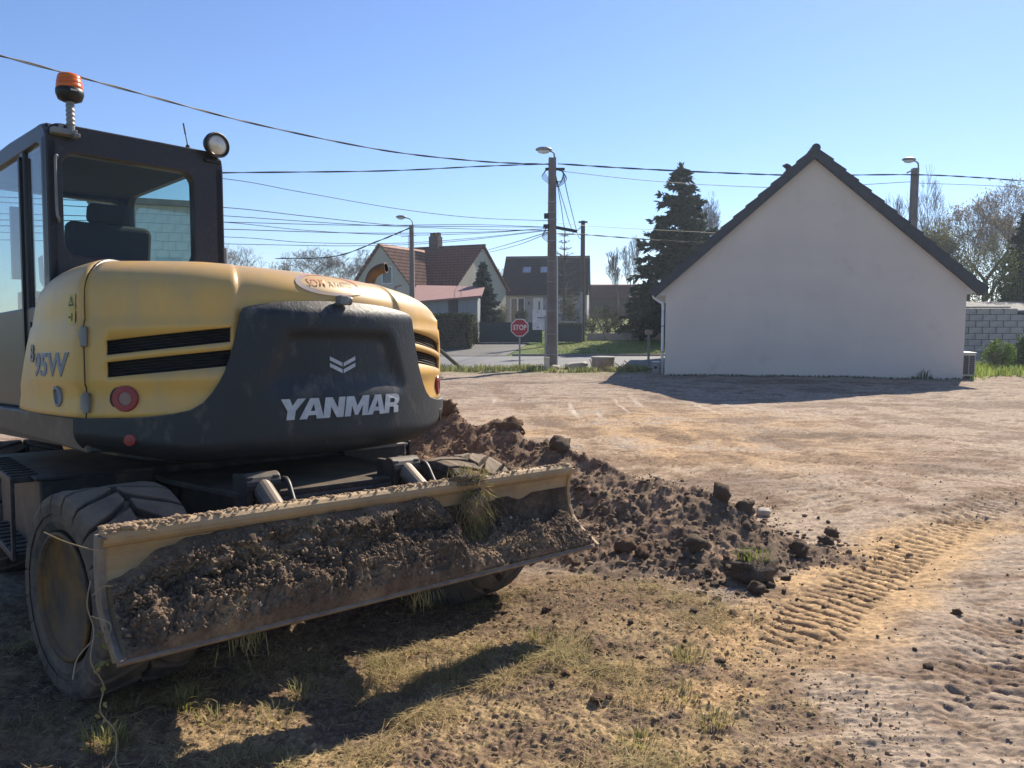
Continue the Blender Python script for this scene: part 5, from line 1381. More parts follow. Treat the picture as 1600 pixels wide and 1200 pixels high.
# weeds along the lot edge and at the wall foot
def weeds():
    Vs, Fs, Cs, nn = [], [], [], 0
    def put(x, y, H, W, C, z=None):
        nonlocal nn
        n = len(x); P = np.stack([x, y, (height(x, y, False) if z is None else z) - .01], -1)
        V, F, Cv = blades_geo(P, H, W, rng.uniform(.1, .9, n), rng.uniform(0, 6.28, n), C); Vs.append(V); Fs.append(F + nn); Cs.append(Cv); nn += len(V)
    n = 9000; x = rng.uniform(-4, 4.6, n); y = rng.uniform(25.0, 27.0, n) ; k = sstep(-.3, .5, fbm(x * .9, y * .9, 3, seed=121)) > rng.random(n); x, y = x[k], y[k]; n = len(x)
    put(x, y, rng.uniform(.06, .28, n), rng.uniform(.015, .035, n), cmix((.14, .19, .05), (.42, .40, .17), rng.random(n)))
    n = 5500; x = rng.uniform(12.9, 19, n); y = rng.uniform(21.6, 27.5, n); k = (y > 21.6 + .1 * (x - 13)) & (sstep(-.5, .3, fbm(x * .7, y * .7, 3, seed=123)) > rng.random(n)) & ~((x < 13.6) & (y > 21.9)); x, y = x[k], y[k]; n = len(x)
    put(x, y, rng.uniform(.1, .42, n), rng.uniform(.02, .05, n), cmix((.16, .25, .05), (.40, .46, .12), rng.random(n)))
    n = 900; t = rng.random(n); k = np.exp(-((t - .87) / .02) ** 2); y0 = -.05 - .1 * rng.random(n); x = 4.73 + 8.19 * t; y = 23.77 - 1.81 * t + y0 - .05
    put(x, y, rng.uniform(.03, .10, n) * (1 + 4 * k), rng.uniform(.012, .03, n), cmix((.06, .085, .03), (.14, .16, .06), rng.random(n)))
    me = npmesh("verge_weeds", np.concatenate(Vs), np.concatenate(Fs)); vcol(me, "soil", np.concatenate(Cs))
    tag(link("verge_weeds", me, M['blade']), "weeds and rough grass along the edge of the lot", "grass", kind="stuff")
    n = 26000; x = rng.uniform(-14, 16, n); y = rng.uniform(36.3, 52, n); k = ~((x > -5.2) & (x < 1.3) & (y < 44.6)); x, y = x[k], y[k]; n = len(x)
    P = np.stack([x, y, terr(x, y)], -1); V, F, C = blades_geo(P, rng.uniform(.03, .09, n), rng.uniform(.02, .04, n), rng.uniform(.1, .8, n), rng.uniform(0, 6.28, n), cmix((.10, .16, .03), (.22, .27, .07), rng.random(n)))
    me = npmesh("lawn_grass", V, F); vcol(me, "soil", C); tag(link("lawn_grass", me, M['blade']), "mown lawn grass on the far side of the road", "grass", kind="stuff")
weeds()
# ------------------------------------------------------------------ things along the verge
M['signred'] = mat("sign_red", (0.36, 0.018, 0.035), (0.30, 0.02, 0.035), rough=.45)
M['signwhite'] = mat("sign_white", (0.68, 0.67, 0.66), rough=.45)
M['galv'] = mat("galvanised_steel", (0.30, 0.30, 0.30), (0.22, 0.22, 0.22), rough=.5, metal=.4)
def stop_sign():
    p = at(812, 512, 26.3); root = empty("stop_sign", (p.x, p.y, 0)); tag(root, "red octagonal stop sign on a grey post at the road edge", "road sign")
    b = MB(); b.box(-.03, .03, .02, .06, -.1, p.z + .2); b.build("post", M['galv'], root, bev=.006)
    def octa(r): return [(r * math.cos(math.radians(22.5 + 45 * i)), p.z + r * math.sin(math.radians(22.5 + 45 * i))) for i in range(8)]
    b = MB(); b.prism(octa(.325), -.005, .02, 'xz'); b.build("border", M['signwhite'], root, bev=.004)
    b = MB(); b.prism(octa(.292), -.010, -.004, 'xz'); b.build("face", M['signred'], root)
    V, F = text_geo("STOP", .215, offset=.006, extrude=.002); V[:, 0] *= .47 / (V[:, 0].max() - V[:, 0].min()); V[:, 1] *= 1.12
    link("lettering", pymesh("lettering", [(v[0], -.0135 - v[2] * .5, p.z + v[1]) for v in V], F), M['signwhite'], root)
stop_sign()
def pole(name, px, top, Y, wb, wt, label, concrete=True, lamp=None, m='concrete'):
    p = at(px, top, Y); zb = float(terr(0, Y)) if Y > 36 else 0; H = p.z - zb
    root = empty(name, (p.x, p.y, zb)); tag(root, label, "utility pole")
    b = MB(); 
    if concrete:
        v = []
        for z, w in ((-.3, wb), (H * .5, (wb + wt) / 2), (H, wt)):
            w /= 2; f = w * .55   # I-shaped section with hollow flanks
            v += [(-w, -w * 1.1, z), (-w * .35, -w * 1.1, z), (-w * .35, -w * .95, z), (w * .35, -w * .95, z), (w * .35, -w * 1.1, z), (w, -w * 1.1, z), (w, w * 1.1, z), (-w, w * 1.1, z)]
        f = [tuple(range(8))[::-1], tuple(range(16, 24))] + [(r0 * 8 + k, r0 * 8 + (k + 1) % 8, r0 * 8 + 8 + (k + 1) % 8, r0 * 8 + 8 + k) for r0 in (0, 1) for k in range(8)]
        b.add(v, f)
    else: b.tube([(0, 0, -.3), (0, 0, H)], [wb / 2, wt / 2], 12)
    b.build("shaft", M[m], root)
    return root, H
M['poleconcrete'] = mat("dark_weathered_concrete", (0.22, 0.185, 0.17), (0.16, 0.13, 0.12), rough=.9, scale=2, bump=.2, bscale=30)
M['wood'] = mat("tarred_wood", (0.09, 0.07, 0.055), (0.13, 0.105, 0.085), rough=.9, scale=5)
def street_lamp(root, H, dx, dz, arm=.6, big=1.0):
    la = empty("lamp"); la.parent = root
    b = MB(); b.tube(smooth_path([(.06, -.1, H - .35), (.06, -.12, H + dz * .3), (.04 + dx * .2, -.12, H + dz * .75), (dx * .7, -.12, H + dz * .95)], 6), .03, 8); b.build("arm", M['galv'], la, smooth=True)
    b = MB(); b.lathe([(0, .10), (.12, .09), (.20, .04), (.22, 0), (.19, -.03)], n=20); b.v = [(dx + p[0] * 1.3 * big, -.12 + p[1] * .8, H + dz + p[2] * big) for p in b.v]; b.build("housing", M['galv'], la, smooth=True)
    b = MB(); b.lathe([(.18, -.03), (.15, -.10), (0, -.14)], n=20); b.v = [(dx + p[0] * 1.2 * big, -.12 + p[1] * .75, H + dz + p[2] * big) for p in b.v]; b.build("diffuser", M['white'], la, smooth=True)
mp, mH = pole("utility_pole", 863, 247, 26.7, .35, .25, "tall concrete utility pole with street lamp and cable bundles behind the stop sign", m='poleconcrete')
street_lamp(mp, mH, -.30, .25)
b = MB()
for z in (.5, 1.2, 2.0, 3.0, 3.7, 4.4, 5.1, 5.35, 5.7): b.box(-.185 + z * .007, .185 - z * .007, -.21 + z * .009, .2 - z * .009, z, z + .03)
b.build("steel_straps", M['galv'], mp)
b = MB(); b.tube([(.195, -.1, -.1), (.185, -.1, 1.5), (.17, -.1, 3.9)], .025, 8); b.build("conduit", M['white'], mp)
b = MB(); b.box(-.28, -.12, -.2, -.05, 5.15, 5.32); b.box(-.30, -.10, -.22, .1, 4.85, 4.95); b.bar((.1, -.1, 4.86), (.85, -.1, 4.72), .06, .10); b.box(-.24, .42, -.1, .0, mH - .42, mH - .34); b.build("brackets", M['black'], mp)
b = MB()
for i in range(4): b.tube(smooth_path([(.2, -.15, mH - .35), (.36 + .04 * i, -.15, mH - .5 - .07 * i), (.30 - .04 * i, -.15, mH - .78 - .07 * i), (.12, -.15, mH - .8)], 5), .014, 5)
for i in range(4): b.tube(smooth_path([(-.12, -.15, mH - .35), (-.27 - .03 * i, -.15, mH - .5 - .05 * i), (-.1, -.15, mH - .75 - .05 * i)], 5), .011, 5)
for i in range(6): b.tube(smooth_path([(-.12, -.15, 4.95), (-.24 - .02 * i, -.15, 4.75 - .04 * i), (-.08, -.15, 4.62 - .06 * i)], 5), .011, 5)
b.build("cable_loops", M['black'], mp)
p2, H2 = pole("utility_pole", 911, 345, 45, .34, .24, "slim dark utility pole with crossbar standing in the lawn before the shrubs", concrete=False, m='wood')
b = MB(); b.box(-.26, .26, -.06, .06, H2 - .12, H2 - .03); b.build("crossbar", M['wood'], p2); b = MB(); b.box(-.16, .0, -.22, -.12, 0, 2.9); b.build("metal_sleeve", M['galv'], p2, bev=.02)
p3, H3 = pole("lamp_post", 643, 352, 42, .28, .22, "street lamp post in front of the red-roofed house", m='poleconcrete'); street_lamp(p3, H3, -.55, .42)
p4, H4 = pole("lamp_post", 1430, 263, 32, .27, .22, "street lamp post rising behind the rendered house's roof", m='poleconcrete'); street_lamp(p4, H4, -.33, .32)
b = MB(); b.bar((0, -.1, H4 - .02), (-.38, -.1, H4 - .2), .06, .06); b.build("cable_bracket", M['galv'], p4)
p5, H5 = pole("utility_pole", 352, 388, 75, .4, .3, "distant utility pole seen over the excavator's bonnet", m='poleconcrete')
# overhead cables
M['cable'] = mat("black_cable", (0.018, 0.017, 0.02), rough=.6)
def cable(pts, r, label, twist=False, group="overhead cables strung from the concrete pole"):
    P = smooth_path([at(*q) for q in pts], 10); b = MB()
    if twist:
        for s in (0, math.pi):
            b.tube([p + Vector((.0, math.cos(i * .9 + s) * r * .8, math.sin(i * .9 + s) * r * .8)) for i, p in enumerate(P)], r * .8, 5)
    else: b.tube(P, r, 4)
    o = b.build("overhead_cable", M['cable']); tag(o, label, "cable", group)
thin = "thin overhead cable strung to the middle of the concrete pole"; 
cable([(-260, 25, 11), (0, 87, 13.5), (200, 141, 16.5), (400, 194, 20), (600, 235, 23), (750, 252, 25), (858, 257, 26.5)], .017, "thick twisted cable passing above the beacon to the pole top", True, None)
cable([(-200, 268, 16), (100, 274, 18), (348, 270, 20.5), (600, 267, 23.5), (750, 260, 25.4), (858, 256, 26.5)], .015, "thick cable running from behind the cab to the pole top", True, None)
cable([(872, 256, 26.5), (1000, 264, 28), (1150, 271, 29.5), (1260, 274, 30.5), (1426, 273, 31.8), (1520, 277, 33), (1600, 283, 34), (1800, 300, 38)], .020, "thick twisted cable between pole top and the lamp post behind the house", True, None)
cable([(874, 267, 26.5), (1000, 281, 28), (1130, 290, 29.5), (1260, 293, 30.5), (1422, 284, 31.8)], .011, "thin cable sagging below the twisted one towards the house roof", False, None)
cable([(1430, 286, 32), (1520, 289, 33), (1600, 293, 34), (1800, 306, 38)], .010, "thin cable leading away to the right of the lamp post behind the house", False, None)
for pts, rr in (([(-200, 240, 14), (100, 262, 17), (348, 279, 20), (470, 300, 21.6), (620, 326, 23.6), (740, 340, 25), (858, 345, 26.5)], .009), ([(-200, 300, 15), (100, 312, 18), (348, 324, 20.5), (480, 338, 22), (620, 352, 23.6), (740, 354, 25), (858, 355, 26.5)], .010),
                ([(-150, 308, 15), (150, 324, 18), (348, 337, 20.5), (560, 351, 23), (740, 358, 25), (858, 360, 26.5)], .009), ([(-150, 342, 15), (150, 345, 18), (348, 347, 20.5), (560, 352, 23), (740, 351, 25), (858, 355, 26.5)], .009),
                ([(-150, 330, 15), (150, 338, 18), (348, 347, 20.5), (480, 360, 22), (620, 367, 23.6), (740, 365, 25), (858, 357, 26.5)], .008), ([(-150, 352, 15), (150, 354, 18), (348, 358, 20.5), (560, 364, 23), (740, 363, 25), (858, 357, 26.5)], .010),
                ([(-150, 360, 15), (348, 370, 20.5), (480, 379, 22), (620, 380, 23.6), (740, 372, 25), (858, 359, 26.5)], .008), ([(-150, 372, 15), (348, 381, 20.5), (560, 384, 23), (700, 378, 24.8), (858, 360, 26.5)], .008)):
    cable(pts, rr, thin)
cable([(750, 394, 57), (800, 380, 40), (858, 362, 26.8)], .016, "service cable from the red-roofed house gable to the pole", False, None)
cable([(757, 396, 57), (805, 384, 40), (858, 364, 26.8)], .014, "second service cable from the red-roofed house gable to the pole", False, None)
cable([(430, 404, 60), (520, 401, 52), (590, 377, 46), (641, 356, 42)], .03, "heavy cable dropping from the lamp post before the red-roofed house", True, None)
cable([(868, 365, 26.8), (918, 367, 28), (1010, 374, 30), (1120, 381, 32)], .016, "cable running from the pole across the big spruce to the house", True, None)
cable([(868, 348, 26.8), (950, 355, 29), (1120, 364, 32)], .008, "thin cable running from the pole across the big spruce to the house", False, None)
for i, (a, c) in enumerate((((867, 270), (896, 362)), ((869, 276), (886, 366)), ((879, 268), (905, 372)))):
    cable([(a[0], a[1], 26.7), ((a[0] * .55 + c[0] * .45), (a[1] * .5 + c[1] * .5), 34), (c[0], c[1], 44), (911, c[1] - 12, 44.8)], .016, "cable dropping steeply from the concrete pole to the slim dark pole", False, "cables between the two utility poles")
# rear of a direction sign
sb = at(843, 500, 33.0); root = empty("direction_sign", (sb.x, sb.y, 0)); tag(root, "pale back of a rectangular road sign on a post beside the concrete pole", "road sign")
b = MB(); b.box(-.30, .27, .0, .02, sb.z - .42, sb.z + .42); b.build("panel", M['signwhite'], root, bev=.01)
b = MB(); b.box(.22, .30, -.08, .0, -.1, sb.z + .2); b.build("post", M['galv'], root, bev=.01); b = MB(); b.box(-.1, .24, -.03, -.001, sb.z + .08, sb.z + .11); b.box(-.1, -.06, -.02, -.001, sb.z - .35, sb.z - .29); b.box(-.1, -.06, -.02, -.001, sb.z + .31, sb.z + .36); b.build("clamp", M['black'], root)
q = gnd(854, 579); root = empty("marker_post", (q.x, q.y, 0)); tag(root, "short cream marker post at the foot of the concrete pole", "post")
M['cream'] = mat("cream_paint", (0.62, 0.53, 0.40), rough=.6); b = MB(); b.box(-.09, .09, -.07, .07, -.1, .43); b.build("shaft", M['cream'], root, bev=.015); b = MB(); b.box(-.10, .10, -.08, .08, .43, .455); b.build("cap", M['cream'], root, bev=.01)
q = gnd(942, 577); root = empty("well_ring", (q.x, q.y, 0)); tag(root, "low round concrete well ring with a flat lid on the verge", "well ring")
M['rough_conc'] = mat("stained_concrete", (0.26, 0.19, 0.14), (0.36, 0.29, 0.22), rough=.9, scale=5, bump=.3, bscale=25)
b = MB(); b.lathe([(.40, -.1), (.395, .36), (.39, .38)], n=32); b.build("ring", M['rough_conc'], root, smooth=False); b = MB(); b.lathe([(.42, .38), (.42, .43), (.40, .445), (0, .45)], n=32); b.build("lid", M['concrete'], root)
def boulder(px, py, s, lab, k, sz=.6, sx=1.0):
    q = gnd(px, py); o = bpy.data.objects.new("boulder", STONEM); COL.objects.link(o); o.location = (q.x, q.y, s * .3); o.scale = (s * sx, s, s * sz); o.rotation_euler = (0, 0, k); tag(o, lab, "boulder")
boulder(900, 577, .33, "long grey boulder between the concrete pole and the well ring", .2, .7, 1.4); boulder(868, 578, .2, "small boulder at the foot of the concrete pole", 1.7, .8)
# brushwood by the well ring
q = gnd(952, 580); b = MB(); rr = random.Random(5)
for i in range(40):
    a = Vector((q.x + rr.gauss(.1, .3), q.y + rr.gauss(0, .12), rr.uniform(0, .1))); d = Vector((rr.gauss(0, 1), rr.gauss(0, .5), rr.uniform(0, .6))).normalized(); b.tube([a, a + d * rr.uniform(.2, .5)], rr.uniform(.01, .02), 4)
tag(b.build("brushwood", mat("dry_brushwood", (.38, .28, .18), (.25, .17, .1), rough=.9)), "small pile of dry brushwood beside the well ring", "brushwood", kind="stuff")
# letter box on a post, guy strut
q = gnd(1013, 572); s = at(1013, 516, q.y); root = empty("letter_box", (q.x, q.y, 0)); tag(root, "small letter box on a thin post near the house downpipe", "letter box")
b = MB(); b.box(-.04, .04, -.03, .03, -.1, s.z); b.build("post", M['galv'], root); b = MB(); b.box(-.13, .13, -.10, .10, s.z - .16, s.z + .02); b.build("box", M['rough_conc'], root, bev=.015)
b = MB(); b.tube([at(676, 537, 26.2), gnd(722, 577, -.05)], .07, 8); tag(b.build("guy_strut", M['wood']), "dark slanting timber strut at the road edge behind the excavator", "strut")
# ------------------------------------------------------------------ gate, hedge, shed and low walls across the road
M['greensheet'] = mat("dark_green_sheet", (0.022, 0.038, 0.042), (0.03, 0.046, 0.05), rough=.6)
def gate(pxa, pxb, y, top, Y, lab):
    a, c = at(pxa, y, Y), at(pxb, y, Y); z0 = float(terr(0, Y)); zt = at(pxa, top, Y).z; root = empty("garden_gate", (a.x, Y, z0)); tag(root, lab, "gate"); Wd = c.x - a.x; n = max(2, int(Wd / .9))
    for i in range(n):
        b = MB(); b.box(Wd * i / n + .02, Wd * (i + 1) / n - .02, 0, .04, .04, zt - z0); b.build("panel", M['greensheet'], root)
    for i in range(n + 1):
        b = MB(); b.box(Wd * i / n - .04, Wd * i / n + .04, -.02, .06, -.1, zt - z0 + .06); b.build("post", M['greensheet'], root)
gate(750, 846, 537, 504, 43.8, "solid dark green metal gate at the top of the driveway"); gate(868, 908, 535, 507, 44.2, "short dark green fence section behind the concrete pole")
b = MB(); a = at(870, 503, 44.0); b.box(a.x, a.x + 1.15, 44.0, 44.1, a.z - .05, a.z + .05); tag(b.build("concrete_beam", M['concrete'], bev=.01), "pale concrete beam on top of the short green fence", "beam")
def hedge(pxa, pxb, top, Y, dep, lab, seed):
    r_ = np.random.default_rng(seed); a, c = at(pxa, top, Y), at(pxb, top, Y); z0 = float(terr(0, Y)); H = a.z - z0; Wd = c.x - a.x; root = empty("hedge", (a.x, Y, z0)); tag(root, lab, "hedge")
    b = MB(); b.box(.1, Wd - .1, .1, dep - .1, 0, H - .12); b.build("branches", M['bark'], root)
    n = 9000; P = r_.random((n, 3)) * np.array([Wd, dep, H]); f = r_.integers(0, 4, n); P[f == 0, 1] = r_.random((f == 0).sum()) * .16; P[f == 1, 2] = H - r_.random((f == 1).sum()) * .14; P[f == 2, 0] = Wd - r_.random((f == 2).sum()) * .15
    P += r_.normal(0, .03, P.shape); D = runit(n, r_); L = r_.uniform(.06, .14, n); V, F, C = leaves_geo(P, L, L * .6, D, perp(D, r_), cmix((.018, .028, .014), (.05, .066, .025), r_.random(n))); me = npmesh("leaves", V, F); vcol(me, "soil", C); link("leaves", me, M['leaf'], root)
hedge(640, 734, 491, 39.5, 2.5, "square-clipped dark hedge left of the driveway", 3)
M['shedwall'] = mat("blue_grey_boards", (0.26, 0.28, 0.31), (0.22, 0.24, 0.27), rough=.8, scale=2, stretch=(6, 6, .5)); M['redroof'] = mat("brown_red_tile", (0.12, 0.052, 0.045), (0.155, 0.07, 0.058), rough=.8, scale=2); M['pinkroof'] = mat("faded_red_sheet", (0.30, 0.16, 0.14), (0.25, 0.13, 0.12), rough=.8)
M['cladding'] = mat("brown_boards", (0.09, 0.07, 0.075), rough=.8)
def shed():
    Y = 45.5; a, c = at(640, 470, Y), at(746, 462, Y); z0 = float(terr(0, Y)); Wd = c.x - a.x; root = empty("garden_shed", (a.x, Y, z0)); tag(root, "low blue-grey shed with a sloping faded red roof", "shed"); hl, hr = at(672, 474, Y).z - z0, at(746, 464, Y).z - z0
    n = 7
    for i in range(n):
        x0, x1 = Wd * i / n, Wd * (i + 1) / n; z_0, z_1 = hl + (hr - hl) * i / n, hl + (hr - hl) * (i + 1) / n; b = MB(); b.prism([(x0 + .01, 0), (x1 - .01, 0), (x1 - .01, z_1), (x0 + .01, z_0)], 0, .06, 'xz'); b.build("wall_panel", M['cladding'] if i == 4 else M['shedwall'], root)
    b = MB(); b.box(Wd - .06, Wd, .06, 5, 0, hr); b.box(0, .06, .06, 5, 0, hl); b.box(0, Wd, 4.9, 5, 0, hr); b.build("side_wall", M['shedwall'], root)
    b = MB(); b.add([(-.2, -.35, hl - .04), (Wd + .25, -.35, hr - .02), (Wd + .25, 5.2, hr + .75), (-.2, 5.2, hl + 1.2), (-.2, -.35, hl + .06), (Wd + .25, -.35, hr + .08), (Wd + .25, 5.2, hr + .85), (-.2, 5.2, hl + 1.3)], [(0, 3, 2, 1), (4, 5, 6, 7), (0, 1, 5, 4), (1, 2, 6, 5), (2, 3, 7, 6), (3, 0, 4, 7)]); b.build("roof", M['pinkroof'], root)
shed()
def tile_mat(name, c1, c2, w, h):
    m, nt, bs = nodes_of(name); tc = nt.nodes.new("ShaderNodeTexCoord"); br = nt.nodes.new("ShaderNodeTexBrick"); br.inputs["Scale"].default_value = 1; br.inputs["Brick Width"].default_value = w; br.inputs["Row Height"].default_value = h; br.inputs["Mortar Size"].default_value = .04; br.offset = .5
    br.inputs[1].default_value = (*c1, 1); br.inputs[2].default_value = (*c2, 1); br.inputs[3].default_value = (*[x * .45 for x in c1], 1); nt.links.new(tc.outputs["UV"], br.inputs[0]); nt.links.new(br.outputs[0], bs.inputs["Base Color"]); bs.inputs["Roughness"].default_value = .75
    bp = nt.nodes.new("ShaderNodeBump"); bp.inputs["Distance"].default_value = .05; bp.inputs["Strength"].default_value = .6; nt.links.new(br.outputs[1], bp.inputs["Height"]); bp.invert = True; nt.links.new(bp.outputs[0], bs.inputs["Normal"]); return m
M['tiles_red'] = tile_mat("red_clay_tiles", (0.20, 0.062, 0.045), (0.235, 0.08, 0.055), .3, .33); M['tiles_sunlit'] = tile_mat("sunlit_red_tiles", (0.34, 0.15, 0.09), (0.40, 0.19, 0.12), .3, .33)  # second set: sunlight on the wing roof put into a brighter colour
def roof_slope(name, a, c, d, e, m, parent, rows, wave=.03, th=.08):
    """tiled slope: ridge a-c, eave e-d (below a, c); courses stepped, tiles rolled"""
    a, c, d, e = map(Vector, (a, c, d, e)); L = (c - a).length; cols = max(8, int(L / .11)); V, U = [], []
    nn = (c - a).cross(e - a).normalized(); nn = nn if nn.z > 0 else -nn
    for i in range(rows):
        for k in (0, 1):
            t = (i + k * .999) / rows
            for j in range(cols + 1):
                s = j / cols; p = (a.lerp(c, s)).lerp(e.lerp(d, s), t); V.append(p + nn * (wave * (.5 + .5 * math.cos(j * math.pi)) + (.045 * k))); U.append((s * L, t * rows * .33))
    F = gridfaces(rows * 2, cols + 1); me = npmesh(name, np.array([v[:] for v in V]), F); uv = me.uv_layers.new(name="UVMap"); uv.data.foreach_set("uv", np.array(U, np.float32)[F.ravel()].ravel()); o = link(name, me, m, parent); solid(o, th, 0); return o
M['cream_wall'] = mat("cream_plaster", (0.50, 0.45, 0.37), (0.44, 0.40, 0.33), rough=.9, scale=.8); M['white_wall'] = mat("pale_plaster", (0.52, 0.52, 0.50), (0.46, 0.46, 0.45), rough=.9, scale=.8); M['blue_wall'] = mat("grey_plaster", (0.34, 0.34, 0.36), (0.30, 0.30, 0.32), rough=.9, scale=.8); M['pane'] = mat("window_pane", (0.05, 0.06, 0.075), rough=.1, spec=.6); M['chim'] = mat("dark_brick", (0.10, 0.07, 0.065), rough=.9)
def window(root, x, y, z, w, h, frame='white', ny=-1):
    b = MB(); b.ring([(x, z), (x + w, z), (x + w, z + h), (x, z + h)], [(x + .07, z + .07), (x + w - .07, z + .07), (x + w - .07, z + h - .07), (x + .07, z + h - .07)], y - .05, y + .03, 'xz'); f = b.build("window", M[frame], root); b = MB(); b.box(x + .06, x + w - .06, y - .01, y + .01, z + .06, z + h - .06); b.build("pane", M['pane'], f); return f
def red_house():
    e1 = Vector((.9, -.43, 0)).normalized(); F0 = at(713, 446, 55); z0 = float(terr(0, 57)) - .3; ang = math.atan2(e1.y, e1.x); L, Wd = 7.0, 8.0
    H = empty("red_roof_house", (F0.x, F0.y, z0), ang); tag(H, "cream house with a steep red-brown roof and a chimney", "house")   # local x to the right along the ridge, origin at the right front corner
    ze = F0.z - z0; zr = ze + 3.05
    b = MB(); b.prism([(0, 0), (Wd, 0), (Wd, ze), (Wd / 2, zr), (0, ze)], -L, 0, 'yz'); b.build("wall", M['cream_wall'], H)
    roof_slope("roof", (-L - .2, Wd / 2, zr + .06), (.2, Wd / 2, zr + .06), (.2, -.3, ze - .17), (-L - .2, -.3, ze - .17), M['tiles_red'], H, 15); roof_slope("roof", (.2, Wd / 2, zr + .06), (-L - .2, Wd / 2, zr + .06), (-L - .2, Wd + .3, ze - .17), (.2, Wd + .3, ze - .17), M['tiles_red'], H, 15)
    b = MB(); b.tube([(-L - .2, Wd / 2, zr + .1), (.25, Wd / 2, zr + .1)], .11, 8); b.build("ridge_tiles", M['tiles_red'], H)
    xw = -4.9; hw = 2.4; fy = -2.2; zw = ze + 2.85
    b = MB(); b.prism([(xw - hw, 0), (xw + hw, 0), (xw + hw, ze), (xw, zw), (xw - hw, ze)], fy, 3, 'xz'); b.build("wing_wall", M['cream_wall'], H)
    roof_slope("wing_roof", (xw, fy - .25, zw + .06), (xw, 4, zw + .06), (xw + hw + .3, 4, ze - .27), (xw + hw + .3, fy - .25, ze - .27), M['tiles_sunlit'], H, 12); roof_slope("wing_roof", (xw, 4, zw + .06), (xw, fy - .25, zw + .06), (xw - hw - .3, fy - .25, ze - .27), (xw - hw - .3, 4, ze - .27), M['tiles_sunlit'], H, 12)
    window(H, xw + .1, fy, ze + .1, .9, 1.25)
    window(H, -2.4, 0, 1.2, 1.2, 1.3)
    b = MB(); b.box(-4.5, -3.7, Wd / 2 - .35, Wd / 2 + .35, zr - .5, zr + .95); ch = b.build("chimney", M['chim'], H)
    for x in (-4.4, -4.1, -3.8): b = MB(); b.box(x - .07, x + .07, Wd / 2 - .2, Wd / 2 + .2, zr + .95, zr + 1.25); b.build("chimney_pot", M['chim'], ch)
    b = MB(); b.tube([(-6.6, Wd / 2, zr), (-6.6, Wd / 2, zr + 1.2)], .02, 5); b.tube([(-7.3, Wd / 2, zr + 1.1), (-5.9, Wd / 2, zr + 1.1)], .02, 4); b.build("aerial", M['galv'], H)
red_house()
def dark_house():
    Y = 66; a = at(784, 457, Y); c = at(917, 457, Y - 1.0); rz = math.radians(-7); z0 = float(terr(0, Y)) - .1; H = empty("dark_roof_house", (a.x, Y, z0), rz); tag(H, "grey house with dark tiled roof, two skylights and glazed doors", "house"); Wd = (c - a).length; ze = a.z - z0; Dp = 8.0; zr = ze + 3.2
    b = MB(); b.prism([(0, 0), (Dp, 0), (Dp, ze), (Dp / 2, zr), (0, ze)], 0, Wd, 'yz'); b.build("wall", M['blue_wall'], H)
    m = tile_mat("dark_brown_tiles", (0.04, 0.03, 0.033), (0.055, 0.042, 0.045), .3, .33)
    roof_slope("roof", (-.15, Dp / 2, zr + .05), (Wd + .15, Dp / 2, zr + .05), (Wd + .15, -.4, ze - .28), (-.15, -.4, ze - .28), m, H, 16, wave=.05); roof_slope("roof", (Wd + .15, Dp / 2, zr + .05), (-.15, Dp / 2, zr + .05), (-.15, Dp + .4, ze - .28), (Wd + .15, Dp + .4, ze - .28), m, H, 16)
    b = MB(); b.tube([(-.15, Dp / 2, zr + .08), (Wd + .15, Dp / 2, zr + .08)], .1, 8); b.build("ridge_tiles", m, H)
    sl = 3.2 / 4; n = math.hypot(1, sl)
    M['skyglass'] = mat("skylight_glass", (0.30, 0.36, 0.44), rough=.06, spec=.9)
    for x in (1.55, 3.1):
        u0, u1 = 2.05, 2.75
        v = [Vector((x + dx, u, ze + u * sl + .06)) for u in (u0, u1) for dx in (0, .72)]; nn = Vector((0, -sl / n, 1 / n)); b = MB(); b.add([tuple(q) for q in v] + [tuple(q + nn * .10) for q in v], [(0, 1, 3, 2), (4, 6, 7, 5), (0, 4, 5, 1), (1, 5, 7, 3), (3, 7, 6, 2), (2, 6, 4, 0)]); f = b.build("skylight", M['greymetal'], H)
        b = MB(); q = [v[0] + Vector((.06, .06, .06 * sl)), v[1] + Vector((-.06, .06, .06 * sl)), v[3] + Vector((-.06, -.06, -.06 * sl)), v[2] + Vector((.06, -.06, -.06 * sl))]; b.add([tuple(p + nn * .104) for p in q], [(0, 1, 2, 3)]); b.build("pane", M['skyglass'], f)
    window(H, .75, 0, .05, .62, 2.15); window(H, 1.36, 0, .05, .62, 2.15)
    b = MB(); b.box(2.7, 3.55, -.05, .02, .05, 2.2); d = b.build("door", M['white'], H); b = MB(); b.box(3.15, 3.28, -.06, -.04, .6, 1.9); b.build("pane", M['pane'], d); b = MB(); b.box(2.78, 2.82, -.1, -.05, 1.05, 1.15); b.build("handle", M['galv'], d)
    window(H, 4.9, 0, .9, 1.1, 1.2)
    b = MB(); b.box(2.30, 2.38, -.12, 0, 1.6, 1.85); b.build("wall_lamp", M['black'], H)
dark_house()
def barn():
    Y = 82; a, c = at(921, 470, Y), at(1000, 470, Y); z0 = float(terr(0, Y)); H = empty("brown_barn", (a.x, Y, z0)); tag(H, "low brown building beyond the shrubs right of the dark-roofed house", "building"); Wd = c.x - a.x + 6; zt = at(930, 443, Y).z - z0
    b = MB(); b.box(0, Wd, 0, 6, 0, zt - 1.6); b.build("wall", mat("brown_brick", (.12, .085, .075), (.09, .065, .06), rough=.9), H); roof_slope("roof", (-.2, 3, zt), (Wd, 3, zt), (Wd, -.3, zt - 1.7), (-.2, -.3, zt - 1.7), M['tiles_red'], H, 10); roof_slope("roof", (Wd, 3, zt), (-.2, 3, zt), (-.2, 6.3, zt - 1.7), (Wd, 6.3, zt - 1.7), M['tiles_red'], H, 10)
barn()
